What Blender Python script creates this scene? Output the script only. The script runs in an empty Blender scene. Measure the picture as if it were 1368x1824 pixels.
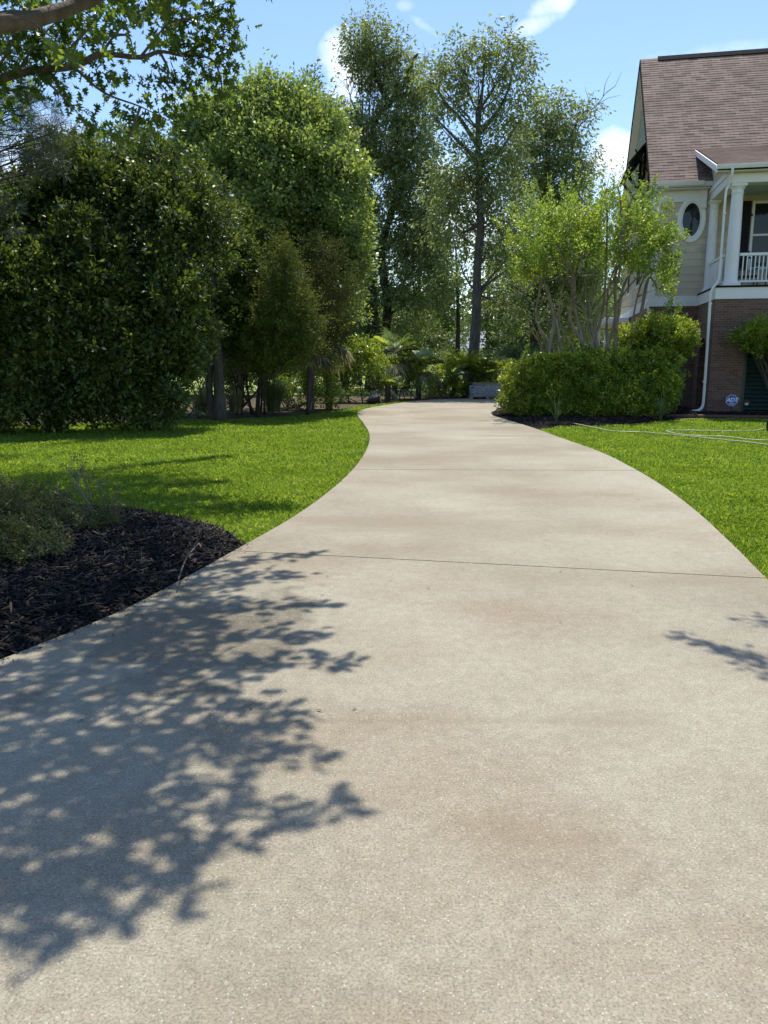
import bpy, math, numpy as np
from mathutils import Vector
sc = bpy.context.scene
C = sc.collection
R = math.radians
rng = np.random.default_rng(11)

# ------------------------------------------------------------------ camera
PITCH = math.atan(262 / 1370)
SP, CP = math.sin(PITCH), math.cos(PITCH)
CAMZ = 1.55
cam = bpy.data.cameras.new("camera")
cam.sensor_fit = 'VERTICAL'; cam.sensor_height = 24.0; cam.lens = 24.0 * 1370 / 1824
cam.clip_end = 2000
camo = bpy.data.objects.new("camera", cam); C.objects.link(camo)
camo.location = (0, 0, CAMZ); camo.rotation_euler = (R(90) - PITCH, 0, 0)
sc.camera = camo

def ray(x, y):
    u = (x - 684) / 1370; v = (912 - y) / 1370
    return np.array([u, CP + v * SP, -SP + v * CP])
def at(x, y, Y):
    d = ray(x, y); return d * (Y / d[1]) + np.array([0, 0, CAMZ])
def gr(x, y, z=0.0):
    d = ray(x, y); return d * ((z - CAMZ) / d[2]) + np.array([0, 0, CAMZ])
def proj(P):
    q = np.asarray(P, float) - np.array([0, 0, CAMZ])
    f = q[..., 1] * CP - q[..., 2] * SP
    return 684 + 1370 * q[..., 0] / f, 912 - 1370 * (q[..., 1] * SP + q[..., 2] * CP) / f, f

# ------------------------------------------------------------------ sun, sky
EL, AZ = R(67), R(14)
SUN = np.array([math.sin(AZ) * math.cos(EL), math.cos(AZ) * math.cos(EL), math.sin(EL)])
sl = bpy.data.lights.new("sun", 'SUN'); sl.energy = 4.6; sl.angle = R(0.53); sl.color = (1, .955, .88)
so = bpy.data.objects.new("sun", sl); C.objects.link(so)
so.rotation_euler = Vector(SUN).to_track_quat('Z', 'Y').to_euler(); so.location = (0, 0, 40)

w = bpy.data.worlds.new("World"); sc.world = w; w.use_nodes = True
nt = w.node_tree; nt.nodes.clear()
def N(tree, t, **k):
    n = tree.nodes.new(t)
    for a, b in k.items(): setattr(n, a, b)
    return n
out = N(nt, 'ShaderNodeOutputWorld'); bg = N(nt, 'ShaderNodeBackground')
sky = N(nt, 'ShaderNodeTexSky', sky_type='NISHITA', sun_disc=False, sun_elevation=EL, sun_rotation=AZ,
        air_density=1.15, dust_density=0.35, ozone_density=2.2)
bg.inputs['Strength'].default_value = 0.135
tc = N(nt, 'ShaderNodeTexCoord')
noi = N(nt, 'ShaderNodeTexNoise'); noi.inputs['Scale'].default_value = 9; noi.inputs['Detail'].default_value = 9; noi.inputs['Roughness'].default_value = .62
nt.links.new(tc.outputs['Generated'], noi.inputs['Vector'])
def mth(tree, op, a, b=None, c=None, clamp=False):
    m = N(tree, 'ShaderNodeMath', operation=op); m.use_clamp = clamp
    for i, q in enumerate((a, b, c)):
        if q is None: continue
        if isinstance(q, (int, float)): m.inputs[i].default_value = q
        else: tree.links.new(q, m.inputs[i])
    return m.outputs[0]
def cloud(x, y, rx, ry, rot, amt, thr):
    d = ray(x, y); d /= np.linalg.norm(d)
    r = np.array([1, 0, 0.]); r -= d * d[0]; r /= np.linalg.norm(r); u = np.cross(r, d)
    c, s = math.cos(rot), math.sin(rot)
    t1 = (r * c + u * s) * 1370 / rx; t2 = (-r * s + u * c) * 1370 / ry
    o = []
    for t in (t1, t2):
        v = N(nt, 'ShaderNodeVectorMath', operation='DOT_PRODUCT')
        nt.links.new(tc.outputs['Generated'], v.inputs[0]); v.inputs[1].default_value = t
        o.append(mth(nt, 'POWER', mth(nt, 'ABSOLUTE', mth(nt, 'SUBTRACT', v.outputs['Value'], float(np.dot(d, t)))), 2.0))
    rr = mth(nt, 'ADD', o[0], o[1])
    val = mth(nt, 'SUBTRACT', mth(nt, 'ADD', mth(nt, 'SUBTRACT', 1.0, rr), mth(nt, 'MULTIPLY', mth(nt, 'SUBTRACT', noi.outputs['Fac'], .5), 5.0)), thr)
    return mth(nt, 'MULTIPLY', mth(nt, 'MULTIPLY', val, .75, clamp=True), amt, clamp=True)
cl = None
for a in [(610, 130, 44, 62, .2, .95, -.05), (598, 175, 52, 36, 0, .85, .05), (575, 215, 46, 50, 0, .5, .3), (758, 48, 40, 9, -.55, .5, .3), (722, 10, 20, 10, 0, .4, .2),
          (945, 45, 60, 15, .35, .55, .2), (985, 8, 50, 16, .3, .7, .1), (1100, 285, 60, 40, .2, .8, .15), (1075, 330, 60, 40, 0, .55, .2),
          (800, 420, 160, 150, 0, .6, .3), (60, 330, 120, 110, 0, .6, .2), (330, 175, 60, 25, 0, .3, .3), (1380, 95, 260, 24, .05, .35, .3), (-900, 300, 500, 160, 0, .7, .2), (2300, 300, 600, 150, 0, .7, .3)]:
    o = cloud(*a); cl = o if cl is None else mth(nt, 'MAXIMUM', cl, o)
mx = N(nt, 'ShaderNodeMix', data_type='RGBA')
nt.links.new(cl, mx.inputs[0])
hs = N(nt, 'ShaderNodeHueSaturation'); hs.inputs['Hue'].default_value = .507; hs.inputs['Saturation'].default_value = 1.12; hs.inputs['Value'].default_value = 1.12
nt.links.new(sky.outputs[0], hs.inputs['Color'])
nt.links.new(hs.outputs[0], mx.inputs[6]); mx.inputs[7].default_value = (8.3, 8.6, 9.0, 1)
nt.links.new(mx.outputs[2], bg.inputs['Color']); nt.links.new(bg.outputs[0], out.inputs[0])

sc.view_settings.view_transform = 'Standard'; sc.view_settings.look = 'None'
sc.view_settings.exposure = 0.45; sc.view_settings.gamma = 1
sc.cycles.max_bounces = 6; sc.cycles.transmission_bounces = 4; sc.cycles.diffuse_bounces = 3
sc.cycles.glossy_bounces = 2; sc.cycles.transparent_max_bounces = 4

# ------------------------------------------------------------------ materials
def newmat(name):
    m = bpy.data.materials.new(name); m.use_nodes = True
    t = m.node_tree; b = t.nodes['Principled BSDF']
    return m, t, b
def ramp(t, fac, stops, interp='LINEAR'):
    r = N(t, 'ShaderNodeValToRGB'); e = r.color_ramp.elements; r.color_ramp.interpolation = interp
    while len(e) < len(stops): e.new(.5)
    for i, (p, c) in enumerate(stops):
        e[i].position = p; e[i].color = (c[0], c[1], c[2], 1) if len(c) == 3 else c
    if fac is not None: t.links.new(fac, r.inputs[0])
    return r.outputs[0]
def noise(t, scale, detail=4, rough=.55, vec=None, stretch=None):
    n = N(t, 'ShaderNodeTexNoise'); n.inputs['Scale'].default_value = scale; n.inputs['Detail'].default_value = detail; n.inputs['Roughness'].default_value = rough
    if vec is None:
        g = N(t, 'ShaderNodeNewGeometry'); vec = g.outputs['Position']
    if stretch:
        mp = N(t, 'ShaderNodeMapping'); mp.inputs['Scale'].default_value = stretch; t.links.new(vec, mp.inputs[0]); vec = mp.outputs[0]
    t.links.new(vec, n.inputs['Vector']); return n.outputs['Fac']
def mix(t, fac, a, b, mode='MIX'):
    m = N(t, 'ShaderNodeMix', data_type='RGBA', blend_type=mode)
    for i, q in ((0, fac), (6, a), (7, b)):
        if isinstance(q, (int, float)): m.inputs[i].default_value = q
        elif isinstance(q, tuple): m.inputs[i].default_value = (q[0], q[1], q[2], 1)
        else: t.links.new(q, m.inputs[i])
    return m.outputs[2]
def bump(t, b, h, strength=.3, dist=.01):
    n = N(t, 'ShaderNodeBump'); n.inputs['Strength'].default_value = strength; n.inputs['Distance'].default_value = dist
    t.links.new(h, n.inputs['Height']); t.links.new(n.outputs[0], b.inputs['Normal'])
def plain(name, col, rough=.5, var=.15, scale=6, metal=0, bmp=0, bscale=60):
    m, t, b = newmat(name)
    n = noise(t, scale, 5)
    c = ramp(t, n, [(.3, tuple(x * (1 - var) for x in col)), (.7, tuple(min(1, x * (1 + var)) for x in col))])
    t.links.new(c, b.inputs['Base Color']); b.inputs['Roughness'].default_value = rough; b.inputs['Metallic'].default_value = metal
    if bmp: bump(t, b, noise(t, bscale, 4), bmp, .01)
    return m
def leafmat(name, stops, trans=.4, rough=.42, tcol=1.6, spec=.5, isl=.65):
    m, t, b = newmat(name)
    g = N(t, 'ShaderNodeNewGeometry')
    n = noise(t, 1.3, 3, .5, g.outputs['Position'])
    f = mth(t, 'ADD', mth(t, 'MULTIPLY', g.outputs['Random Per Island'], isl), mth(t, 'MULTIPLY', mth(t, 'SUBTRACT', n, .3), 1.55 - isl), clamp=True)
    c = ramp(t, f, stops)
    t.links.new(c, b.inputs['Base Color']); b.inputs['Roughness'].default_value = rough
    b.inputs['Specular IOR Level'].default_value = spec
    tr = N(t, 'ShaderNodeBsdfTranslucent')
    c2 = mix(t, 1.0, c, (tcol * 1.15, tcol, tcol * .55), 'MULTIPLY'); t.links.new(c2, tr.inputs[0])
    ms = N(t, 'ShaderNodeMixShader'); ms.inputs[0].default_value = trans
    t.links.new(b.outputs[0], ms.inputs[1]); t.links.new(tr.outputs[0], ms.inputs[2])
    t.links.new(ms.outputs[0], t.nodes['Material Output'].inputs[0])
    return m
def barkmat(name, a, bcol, rough=.9):
    m, t, b = newmat(name)
    n = noise(t, 9, 6, .65, stretch=(1, 1, .25))
    c = ramp(t, n, [(.3, a), (.7, bcol)])
    t.links.new(c, b.inputs['Base Color']); b.inputs['Roughness'].default_value = rough
    bump(t, b, noise(t, 22, 5, .7, stretch=(1, 1, .2)), .9, .03)
    return m

M = {}
M['leaf_oak'] = leafmat('leaf_oak', [(0, (0.0307, 0.0664, 0.014)), (0.5, (0.0734, 0.1326, 0.0235)), (1, (0.1469, 0.2244, 0.0352))], .5, .35, 1.9)
M['leaf_dark'] = leafmat('leaf_dark', [(0, (0.02, 0.0402, 0.0112)), (0.4, (0.05, 0.0886, 0.0193)), (0.75, (0.125, 0.1771, 0.0322)), (1, (0.2668, 0.3059, 0.0644))] or [(0, (0.0108, 0.027, 0.0081)), (0.5, (0.0243, 0.0567, 0.0149)), (0.85, (0.054, 0.108, 0.0216)), (1, (0.1148, 0.1688, 0.0338))], .33, .43, 1.5)
M['leaf_bright'] = leafmat('leaf_bright', [(0, (0.0928, 0.1406, 0.052)), (0.5, (0.1721, 0.2612, 0.0761)), (1, (0.3438, 0.4219, 0.1211))], .42, .36, 1.7)
M['leaf_cedar'] = leafmat('leaf_cedar', [(0, (0.0501, 0.0774, 0.0182)), (0.6, (0.1252, 0.1592, 0.0342)), (1, (0.2275, 0.2388, 0.0501))], .25, .7, 1.4, .2)
M['leaf_cedar_brown'] = leafmat('leaf_cedar_brown', [(0, (0.0374, 0.0459, 0.0156)), (0.6, (0.0998, 0.1065, 0.0281)), (1, (0.1498, 0.172, 0.039))], .25, .7, 1.4, .2)
M['leaf_tall'] = leafmat('leaf_tall', [(0, (0.0853, 0.1312, 0.0538)), (0.5, (0.1704, 0.2364, 0.0898)), (1, (0.3124, 0.3807, 0.1495))], .4, .5, 1.5)
M['leaf_back'] = leafmat('leaf_back', [(0, (0.0502, 0.0948, 0.0386)), (0.5, (0.1027, 0.1685, 0.0657)), (1, (0.2054, 0.2633, 0.0966))], .35, .45, 1.5)
M['leaf_crape'] = leafmat('leaf_crape', [(0, (0.0628, 0.132, 0.0262)), (0.45, (0.1525, 0.2558, 0.0435)), (0.88, (0.3229, 0.3959, 0.0651)), (1, (0.4664, 0.264, 0.076))], .45, .4, 1.8)
M['leaf_pale'] = leafmat('leaf_pale', [(0, (.06, .1, .04)), (1, (.14, .19, .07))], .4, .45, 1.5)
M['leaf_hedge'] = leafmat('leaf_hedge', [(0, (0.0606, 0.1149, 0.0168)), (0.5, (0.152, 0.246, 0.0282)), (0.9, (0.3378, 0.4103, 0.0508)), (1, (0.5405, 0.5471, 0.0845))], .3, .34, 1.7)
M['leaf_hedge_light'] = leafmat('leaf_hedge_light', [(0, (0.0804, 0.1325, 0.019)), (0.5, (0.181, 0.2648, 0.0304)), (1, (0.4022, 0.4731, 0.0665))], .35, .36, 1.7)
M['leaf_juniper'] = leafmat('leaf_juniper', [(0, (0.0652, 0.0872, 0.0299)), (0.5, (0.1305, 0.1556, 0.0524)), (1, (0.2608, 0.249, 0.0898))], .2, .7, 1.3, .2)
M['leaf_palm'] = leafmat('leaf_palm', [(0, (0.1087, 0.1594, 0.037)), (0.6, (0.2173, 0.3011, 0.0647)), (1, (0.3912, 0.4605, 0.1111))], .35, .35, 1.6)
M['leaf_palm_dry'] = leafmat('leaf_palm_dry', [(0, (.13, .12, .06)), (.5, (.28, .27, .15)), (1, (.5, .48, .32))], .3, .5, 1.2)
M['needle'] = leafmat('needle', [(0, (0.024, 0.042, 0.024)), (0.6, (0.06, 0.09, 0.054)), (1, (0.132, 0.168, 0.096))], .25, .5, 1.3)
M['reed'] = leafmat('reed', [(0, (.06, .1, .035)), (.6, (.13, .18, .07)), (1, (.28, .3, .15))], .35, .5, 1.4)
M['grass'] = leafmat('grass', [(0, (.085, .17, .02)), (.45, (.17, .285, .035)), (.9, (.275, .39, .065)), (1, (.42, .46, .2))], .45, .45, 1.6, .35, .72)
M['bark_grey'] = barkmat('bark_grey', (.045, .038, .03), (.15, .13, .105))
M['bark_dark'] = barkmat('bark_dark', (.02, .016, .012), (.08, .065, .05))
M['bark_tan'] = barkmat('bark_tan', (.11, .09, .06), (.32, .27, .2), .75)
M['bark_oak'] = barkmat('bark_oak', (.1, .08, .06), (.24, .2, .16), .85)
M['white'] = plain('white_paint', (.78, .78, .76), .45, .03, 2)
M['white_wood'] = plain('porch_rail_paint', (.8, .8, .78), .4, .03, 3)
M['soffit'] = plain('soffit_paint', (.72, .7, .62), .6, .04, 3)
M['ceiling'] = plain('porch_ceiling_paint', (.42, .56, .58), .6, .04, 3)
M['sage'] = plain('gable_siding_paint', (.4, .42, .32), .6, .05, 3)
M['shutter'] = plain('shutter_paint', (.008, .008, .011), .6, .2, 3); M['shutter'].node_tree.nodes['Principled BSDF'].inputs['Specular IOR Level'].default_value = .2
M['vent'] = plain('vent_paint', (.012, .03, .022), .45, .2, 3)
M['metal_dark'] = plain('dark_metal', (.02, .02, .02), .4, .2, 8, .6)
M['flash'] = plain('dark_flashing', (.022, .019, .019), .95, .2, 8); M['flash'].node_tree.nodes['Principled BSDF'].inputs['Specular IOR Level'].default_value = .08
M['bronze'] = plain('bronze_lamp', (.12, .1, .085), .35, .2, 20, .7)
M['rubber'] = plain('rubber', (.012, .012, .013), .55, .3, 20)
M['hose'] = plain('hose_rubber', (.42, .45, .25), .4, .12, 30)
M['joint'] = plain('joint_filler', (.14, .115, .085), .9, .3, 12)
M['rock'] = plain('rock', (.04, .043, .043), .75, .25, 7, 0, .5, 25)
M['wood'] = plain('pallet_wood', (.34, .28, .19), .8, .3, 9, 0, .3, 40)
M['edging'] = plain('bed_edging', (.09, .035, .022), .7, .25, 9)
M['strip'] = plain('concrete_strip_mat', (.42, .37, .29), .85, .12, 5)
M['blue'] = plain('sign_blue', (.012, .09, .42), .35, .05, 4)
M['litter'] = plain('dry_leaf', (.12, .08, .04), .8, .4, 30)
M['twig'] = plain('twig', (.22, .18, .14), .85, .25, 20)
M['farwall'] = plain('far_wall', (.72, .74, .76), .7, .05, 1)
M['farroof'] = plain('far_roof', (.22, .23, .24), .8, .12, 1)
M['chairm'] = plain('porch_chair_paint', (.015, .015, .017), .4, .2, 8)
M['interior_shade'] = plain('painted_interior_shade', (.02, .02, .022), .9, .2, 2)  # near-black colour standing in for shade behind the porch openings

m, t, b = newmat('siding'); M['siding'] = m
n1 = noise(t, 2.2, 5, .6, stretch=(.5, .5, 3)); n2 = noise(t, 1.1, 4, .55, stretch=(.7, .7, 2.2))
c = ramp(t, n1, [(.3, (.52, .45, .32)), (.6, (.58, .505, .37))])
c = mix(t, ramp(t, n2, [(.55, (0, 0, 0)), (.62, (1, 1, 1))]), c, (.45, .41, .34))
t.links.new(c, b.inputs['Base Color']); b.inputs['Roughness'].default_value = .65

def brickmat(name, c1, c2, mor, bw, rh, ms, rough, bumpd, uv=True, noisev=.35):
    m, t, b = newmat(name)
    uvn = N(t, 'ShaderNodeUVMap')
    br = N(t, 'ShaderNodeTexBrick'); br.offset = .5
    br.inputs['Scale'].default_value = 1; br.inputs['Brick Width'].default_value = bw; br.inputs['Row Height'].default_value = rh
    br.inputs['Mortar Size'].default_value = ms; br.inputs['Mortar Smooth'].default_value = .2; br.inputs['Bias'].default_value = 0
    br.inputs['Color1'].default_value = (*c1, 1); br.inputs['Color2'].default_value = (*c2, 1); br.inputs['Mortar'].default_value = (*mor, 1)
    t.links.new(uvn.outputs[0], br.inputs['Vector'])
    n = noise(t, 3.5, 6, .65); n2 = noise(t, 45, 3, .6)
    k = mth(t, 'ADD', 1 - noisev * .75, mth(t, 'MULTIPLY', mth(t, 'ADD', n, n2), noisev * .75))
    cc = N(t, 'ShaderNodeCombineColor')
    for i in range(3): t.links.new(k, cc.inputs[i])
    c = mix(t, 1.0, br.outputs['Color'], cc.outputs[0], 'MULTIPLY')
    t.links.new(c, b.inputs['Base Color']); b.inputs['Roughness'].default_value = rough
    h = mth(t, 'ADD', mth(t, 'MULTIPLY', mth(t, 'SUBTRACT', 1.0, br.outputs['Fac']), 1.0), mth(t, 'MULTIPLY', n2, .3))
    bump(t, b, h, .7, bumpd)
    return m
M['brick'] = brickmat('brick_masonry', (.12, .055, .038), (.2, .108, .076), (.2, .17, .14), .215, .075, .008, .85, .01, noisev=.5)
M['shingle'] = brickmat('roof_shingle', (.105, .07, .055), (.26, .18, .135), (.1, .055, .045), .33, .165, .006, .9, .008, noisev=.5)

m, t, b = newmat('window_glass'); M['glass'] = m
b.inputs['Base Color'].default_value = (.015, .018, .02, 1); b.inputs['Roughness'].default_value = .03; b.inputs['Specular IOR Level'].default_value = .4
bump(t, b, noise(t, 3, 2), .15, .02)
m, t, b = newmat('stretch_wrap'); M['wrap'] = m
n = noise(t, 6, 5, .6, stretch=(1, 1, 5))
c = ramp(t, n, [(.3, (.1, .12, .15)), (.5, (.28, .3, .34)), (.72, (.62, .64, .66))])
t.links.new(c, b.inputs['Base Color']); b.inputs['Roughness'].default_value = .18
bump(t, b, noise(t, 11, 5, .7, stretch=(1, 1, 4)), .8, .03)

# concrete
m, t, b = newmat('concrete'); M['concrete'] = m
g = N(t, 'ShaderNodeNewGeometry'); P = g.outputs['Position']
nb = noise(t, .42, 6, .62, P, (1, .8, 1)); ns = noise(t, .55, 6, .62, P, (.7, 1.1, 1)); nf = noise(t, 115, 4, .75, P); nm = noise(t, 14, 5, .7, P)
c = ramp(t, nb, [(.28, (.2, .17, .112)), (.5, (.295, .26, .182)), (.72, (.355, .322, .237))])
c = mix(t, mth(t, 'MULTIPLY', ramp(t, ns, [(.46, (0, 0, 0)), (.66, (1, 1, 1))]), .75), c, (.215, .158, .09))
c = mix(t, .95, c, ramp(t, nf, [(.3, (.4, .4, .4)), (.5, (1, 1, 1)), (.7, (1.4, 1.4, 1.38))]), 'MULTIPLY')
c = mix(t, .6, c, ramp(t, nm, [(.3, (.72, .7, .66)), (.6, (1.08, 1.08, 1.06))]), 'MULTIPLY')
vo = N(t, 'ShaderNodeTexVoronoi'); vo.inputs['Scale'].default_value = 120; t.links.new(P, vo.inputs['Vector'])
sx = N(t, 'ShaderNodeSeparateColor'); t.links.new(vo.outputs['Color'], sx.inputs[0])
spk = mth(t, 'MULTIPLY', mth(t, 'GREATER_THAN', sx.outputs[0], .9), mth(t, 'LESS_THAN', vo.outputs['Distance'], .33))
c = mix(t, mth(t, 'MULTIPLY', spk, .45), c, (.62, .6, .54))
vo2 = N(t, 'ShaderNodeTexVoronoi'); vo2.inputs['Scale'].default_value = 120; t.links.new(P, vo2.inputs['Vector'])
sx2 = N(t, 'ShaderNodeSeparateColor'); t.links.new(vo2.outputs['Color'], sx2.inputs[0])
spd = mth(t, 'MULTIPLY', mth(t, 'GREATER_THAN', sx2.outputs[1], .9), mth(t, 'LESS_THAN', vo2.outputs['Distance'], .4))
c = mix(t, mth(t, 'MULTIPLY', spd, .5), c, (.12, .1, .08))
# old stains near the joints
nst = noise(t, 1.6, 6, .65, P, (.6, 1.3, 1))
for sxp, syp, rx_, ry_, am_ in [(740, 935, 1.5, .75, .6), (690, 822, 1.3, 1.6, .55), (900, 800, 1.6, 2.2, .4), (1110, 1290, .45, .3, .5), (1180, 1030, 1.1, .35, .5), (760, 1283, 1.0, .05, .45), (480, 1000, .8, .3, .4), (1000, 1500, .5, .25, .35), (820, 745, 1.8, 2.2, .35)]:
    q_ = gr(sxp, syp)
    va = N(t, 'ShaderNodeVectorMath', operation='SUBTRACT'); t.links.new(P, va.inputs[0]); va.inputs[1].default_value = (q_[0], q_[1], 0)
    vb = N(t, 'ShaderNodeVectorMath', operation='MULTIPLY'); t.links.new(va.outputs[0], vb.inputs[0]); vb.inputs[1].default_value = (1 / rx_, 1 / ry_, 0)
    vc = N(t, 'ShaderNodeVectorMath', operation='LENGTH'); t.links.new(vb.outputs[0], vc.inputs[0])
    mk = mth(t, 'MULTIPLY', mth(t, 'MULTIPLY', mth(t, 'ADD', mth(t, 'SUBTRACT', 1.0, vc.outputs['Value']), mth(t, 'MULTIPLY', mth(t, 'SUBTRACT', nst, .5), 2.4)), 1.0, clamp=True), am_)
    c = mix(t, mk, c, (.19, .15, .085))
# wet patch by the mulch bed
vd = N(t, 'ShaderNodeVectorMath', operation='SUBTRACT'); t.links.new(P, vd.inputs[0]); vd.inputs[1].default_value = (-1.15, 4.3, 0)
vm = N(t, 'ShaderNodeVectorMath', operation='MULTIPLY'); t.links.new(vd.outputs[0], vm.inputs[0]); vm.inputs[1].default_value = (1.0, .75, 0)
vl = N(t, 'ShaderNodeVectorMath', operation='LENGTH'); t.links.new(vm.outputs[0], vl.inputs[0])
wet = mth(t, 'MULTIPLY', mth(t, 'ADD', mth(t, 'SUBTRACT', .85, vl.outputs['Value']), mth(t, 'MULTIPLY', mth(t, 'SUBTRACT', noise(t, 2.5, 4, .6, P), .5), 2.2)), 2.5, clamp=True)
c = mix(t, mth(t, 'MULTIPLY', wet, .6), c, (.12, .1, .065))
t.links.new(c, b.inputs['Base Color'])
t.links.new(mth(t, 'SUBTRACT', .62, mth(t, 'MULTIPLY', wet, .42)), b.inputs['Roughness'])
b.inputs['Specular IOR Level'].default_value = .4
hh = mth(t, 'ADD', mth(t, 'MULTIPLY', nf, 1.0), mth(t, 'MULTIPLY', noise(t, 160, 2, .6, P), .6))
vo3 = N(t, 'ShaderNodeTexVoronoi'); vo3.inputs['Scale'].default_value = 55; t.links.new(P, vo3.inputs['Vector'])
sx3 = N(t, 'ShaderNodeSeparateColor'); t.links.new(vo3.outputs['Color'], sx3.inputs[0])
st3 = mth(t, 'MULTIPLY', mth(t, 'LESS_THAN', vo3.outputs['Distance'], .42), mth(t, 'GREATER_THAN', sx3.outputs[0], .55))
cs3 = ramp(t, sx3.outputs[1], [(0, (.16, .13, .1)), (.4, (.3, .25, .18)), (.7, (.42, .37, .3)), (1, (.3, .2, .13))])
c = mix(t, mth(t, 'MULTIPLY', st3, .38), c, cs3); t.links.new(c, b.inputs['Base Color'])
bump(t, b, hh, .55, .006)

def groundmat(name, stops, scale, b2=.5):
    m, t, b = newmat(name)
    n = noise(t, scale, 7, .7); n2 = noise(t, scale * 14, 4, .7)
    f = mth(t, 'ADD', mth(t, 'MULTIPLY', n, .6), mth(t, 'MULTIPLY', n2, .4))
    c = ramp(t, f, stops); t.links.new(c, b.inputs['Base Color']); b.inputs['Roughness'].default_value = .95
    b.inputs['Specular IOR Level'].default_value = .2
    bump(t, b, n2, b2, .03); return m
M['ground'] = groundmat('pine_straw', [(.35, (.035, .032, .014)), (.5, (.075, .06, .028)), (.65, (.17, .12, .065))], 1.5)
M['lawn'] = groundmat('lawn_soil', [(.35, (.05, .085, .01)), (.5, (.09, .14, .014)), (.65, (.14, .2, .025))], 2.0)
M['farlawn'] = groundmat('far_lawn', [(.35, (.16, .22, .045)), (.5, (.24, .30, .07)), (.65, (.33, .36, .11))], .4, .1)
M['mulch'] = groundmat('mulch_soil', [(.35, (.006, .005, .004)), (.5, (.014, .011, .009)), (.65, (.03, .024, .02))], 8)
m, t, b = newmat('mulch_chip'); M['chip'] = m
g = N(t, 'ShaderNodeNewGeometry')
c = ramp(t, g.outputs['Random Per Island'], [(0, (.003, .003, .003)), (.6, (.01, .008, .007)), (.9, (.035, .025, .018)), (1, (.17, .11, .065))])
t.links.new(c, b.inputs['Base Color']); b.inputs['Roughness'].default_value = .75; b.inputs['Specular IOR Level'].default_value = .25

# ------------------------------------------------------------------ mesh helpers
class MB:
    def __init__(s): s.v = []; s.f = []
    def add(s, vs, fs):
        o = len(s.v); s.v.extend([tuple(map(float, q)) for q in vs]); s.f.extend([tuple(i + o for i in f) for f in fs])
    def box(s, lo, hi, fr=None):
        x0, y0, z0 = lo; x1, y1, z1 = hi
        vs = [(x0, y0, z0), (x1, y0, z0), (x1, y1, z0), (x0, y1, z0), (x0, y0, z1), (x1, y0, z1), (x1, y1, z1), (x0, y1, z1)]
        if fr: vs = [fr(*q) for q in vs]
        s.add(vs, [(0, 3, 2, 1), (4, 5, 6, 7), (0, 1, 5, 4), (1, 2, 6, 5), (2, 3, 7, 6), (3, 0, 4, 7)])
    def bbox(s, lo, hi, c=.01, fr=None):   # chamfered box
        lo = np.array(lo, float); hi = np.array(hi, float); c = min(c, (hi - lo).min() * .35)
        vs = []; idx = {}
        for ix in (0, 1):
            for iy in (0, 1):
                for iz in (0, 1):
                    p = np.array([hi[0] if ix else lo[0], hi[1] if iy else lo[1], hi[2] if iz else lo[2]])
                    sg = np.array([-1 if ix else 1, -1 if iy else 1, -1 if iz else 1]) * c
                    for k in range(3):
                        q = p + sg; q[k] = p[k]; idx[(ix, iy, iz, k)] = len(vs); vs.append(q)
        if fr: vs = [fr(*q) for q in vs]
        F = []
        for k in range(3):
            a, b2 = [j for j in range(3) if j != k]
            for sd in (0, 1):
                r = []
                for (p, q) in ((0, 0), (1, 0), (1, 1), (0, 1)):
                    i3 = [0, 0, 0]; i3[k] = sd; i3[a] = p; i3[b2] = q; r.append(idx[(*i3, k)])
                F.append(tuple(r))
        for k in range(3):
            a, b2 = [j for j in range(3) if j != k]
            for p in (0, 1):
                for q in (0, 1):
                    i0 = [0, 0, 0]; i0[a] = p; i0[b2] = q; i1 = list(i0); i1[k] = 1
                    F.append((idx[(*i0, a)], idx[(*i1, a)], idx[(*i1, b2)], idx[(*i0, b2)]))
        for ix in (0, 1):
            for iy in (0, 1):
                for iz in (0, 1): F.append(tuple(idx[(ix, iy, iz, k)] for k in range(3)))
        s.add(vs, F)
    def tube(s, pts, rad, n=8, cap=True):
        pts = [np.asarray(p, float) for p in pts]; m_ = len(pts)
        if isinstance(rad, (int, float)): rad = [rad] * m_
        vs = []; prev = None
        for i, p in enumerate(pts):
            d = (pts[min(i + 1, m_ - 1)] - pts[max(i - 1, 0)]); d = d / (np.linalg.norm(d) + 1e-9)
            if prev is None:
                a = np.array([0, 0, 1.]) if abs(d[2]) < .9 else np.array([1., 0, 0])
                u = np.cross(d, a)
            else: u = prev - d * np.dot(prev, d)
            u /= np.linalg.norm(u) + 1e-9; prev = u; v = np.cross(d, u)
            for k in range(n):
                a = 2 * math.pi * k / n; vs.append(p + rad[i] * (math.cos(a) * u + math.sin(a) * v))
        F = [(i * n + k, i * n + (k + 1) % n, (i + 1) * n + (k + 1) % n, (i + 1) * n + k) for i in range(m_ - 1) for k in range(n)]
        if cap: F += [tuple(range(n))[::-1], tuple((m_ - 1) * n + k for k in range(n))]
        s.add(vs, F)
    def lathe(s, prof, c, n=24, ax=None):
        c = np.asarray(c, float); vs = []
        for r, z in prof:
            for k in range(n):
                a = 2 * math.pi * k / n
                q = np.array([r * math.cos(a), r * math.sin(a), z])
                if ax is not None: q = ax[0] * q[0] + ax[1] * q[1] + ax[2] * q[2]
                vs.append(c + q)
        m_ = len(prof)
        F = [(i * n + k, i * n + (k + 1) % n, (i + 1) * n + (k + 1) % n, (i + 1) * n + k) for i in range(m_ - 1) for k in range(n)]
        F += [tuple(range(n))[::-1], tuple((m_ - 1) * n + k for k in range(n))]
        s.add(vs, F)
def wloc(o):
    v = Vector((0, 0, 0))
    while o is not None: v = v + o.location; o = o.parent
    return np.array(v)
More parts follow.
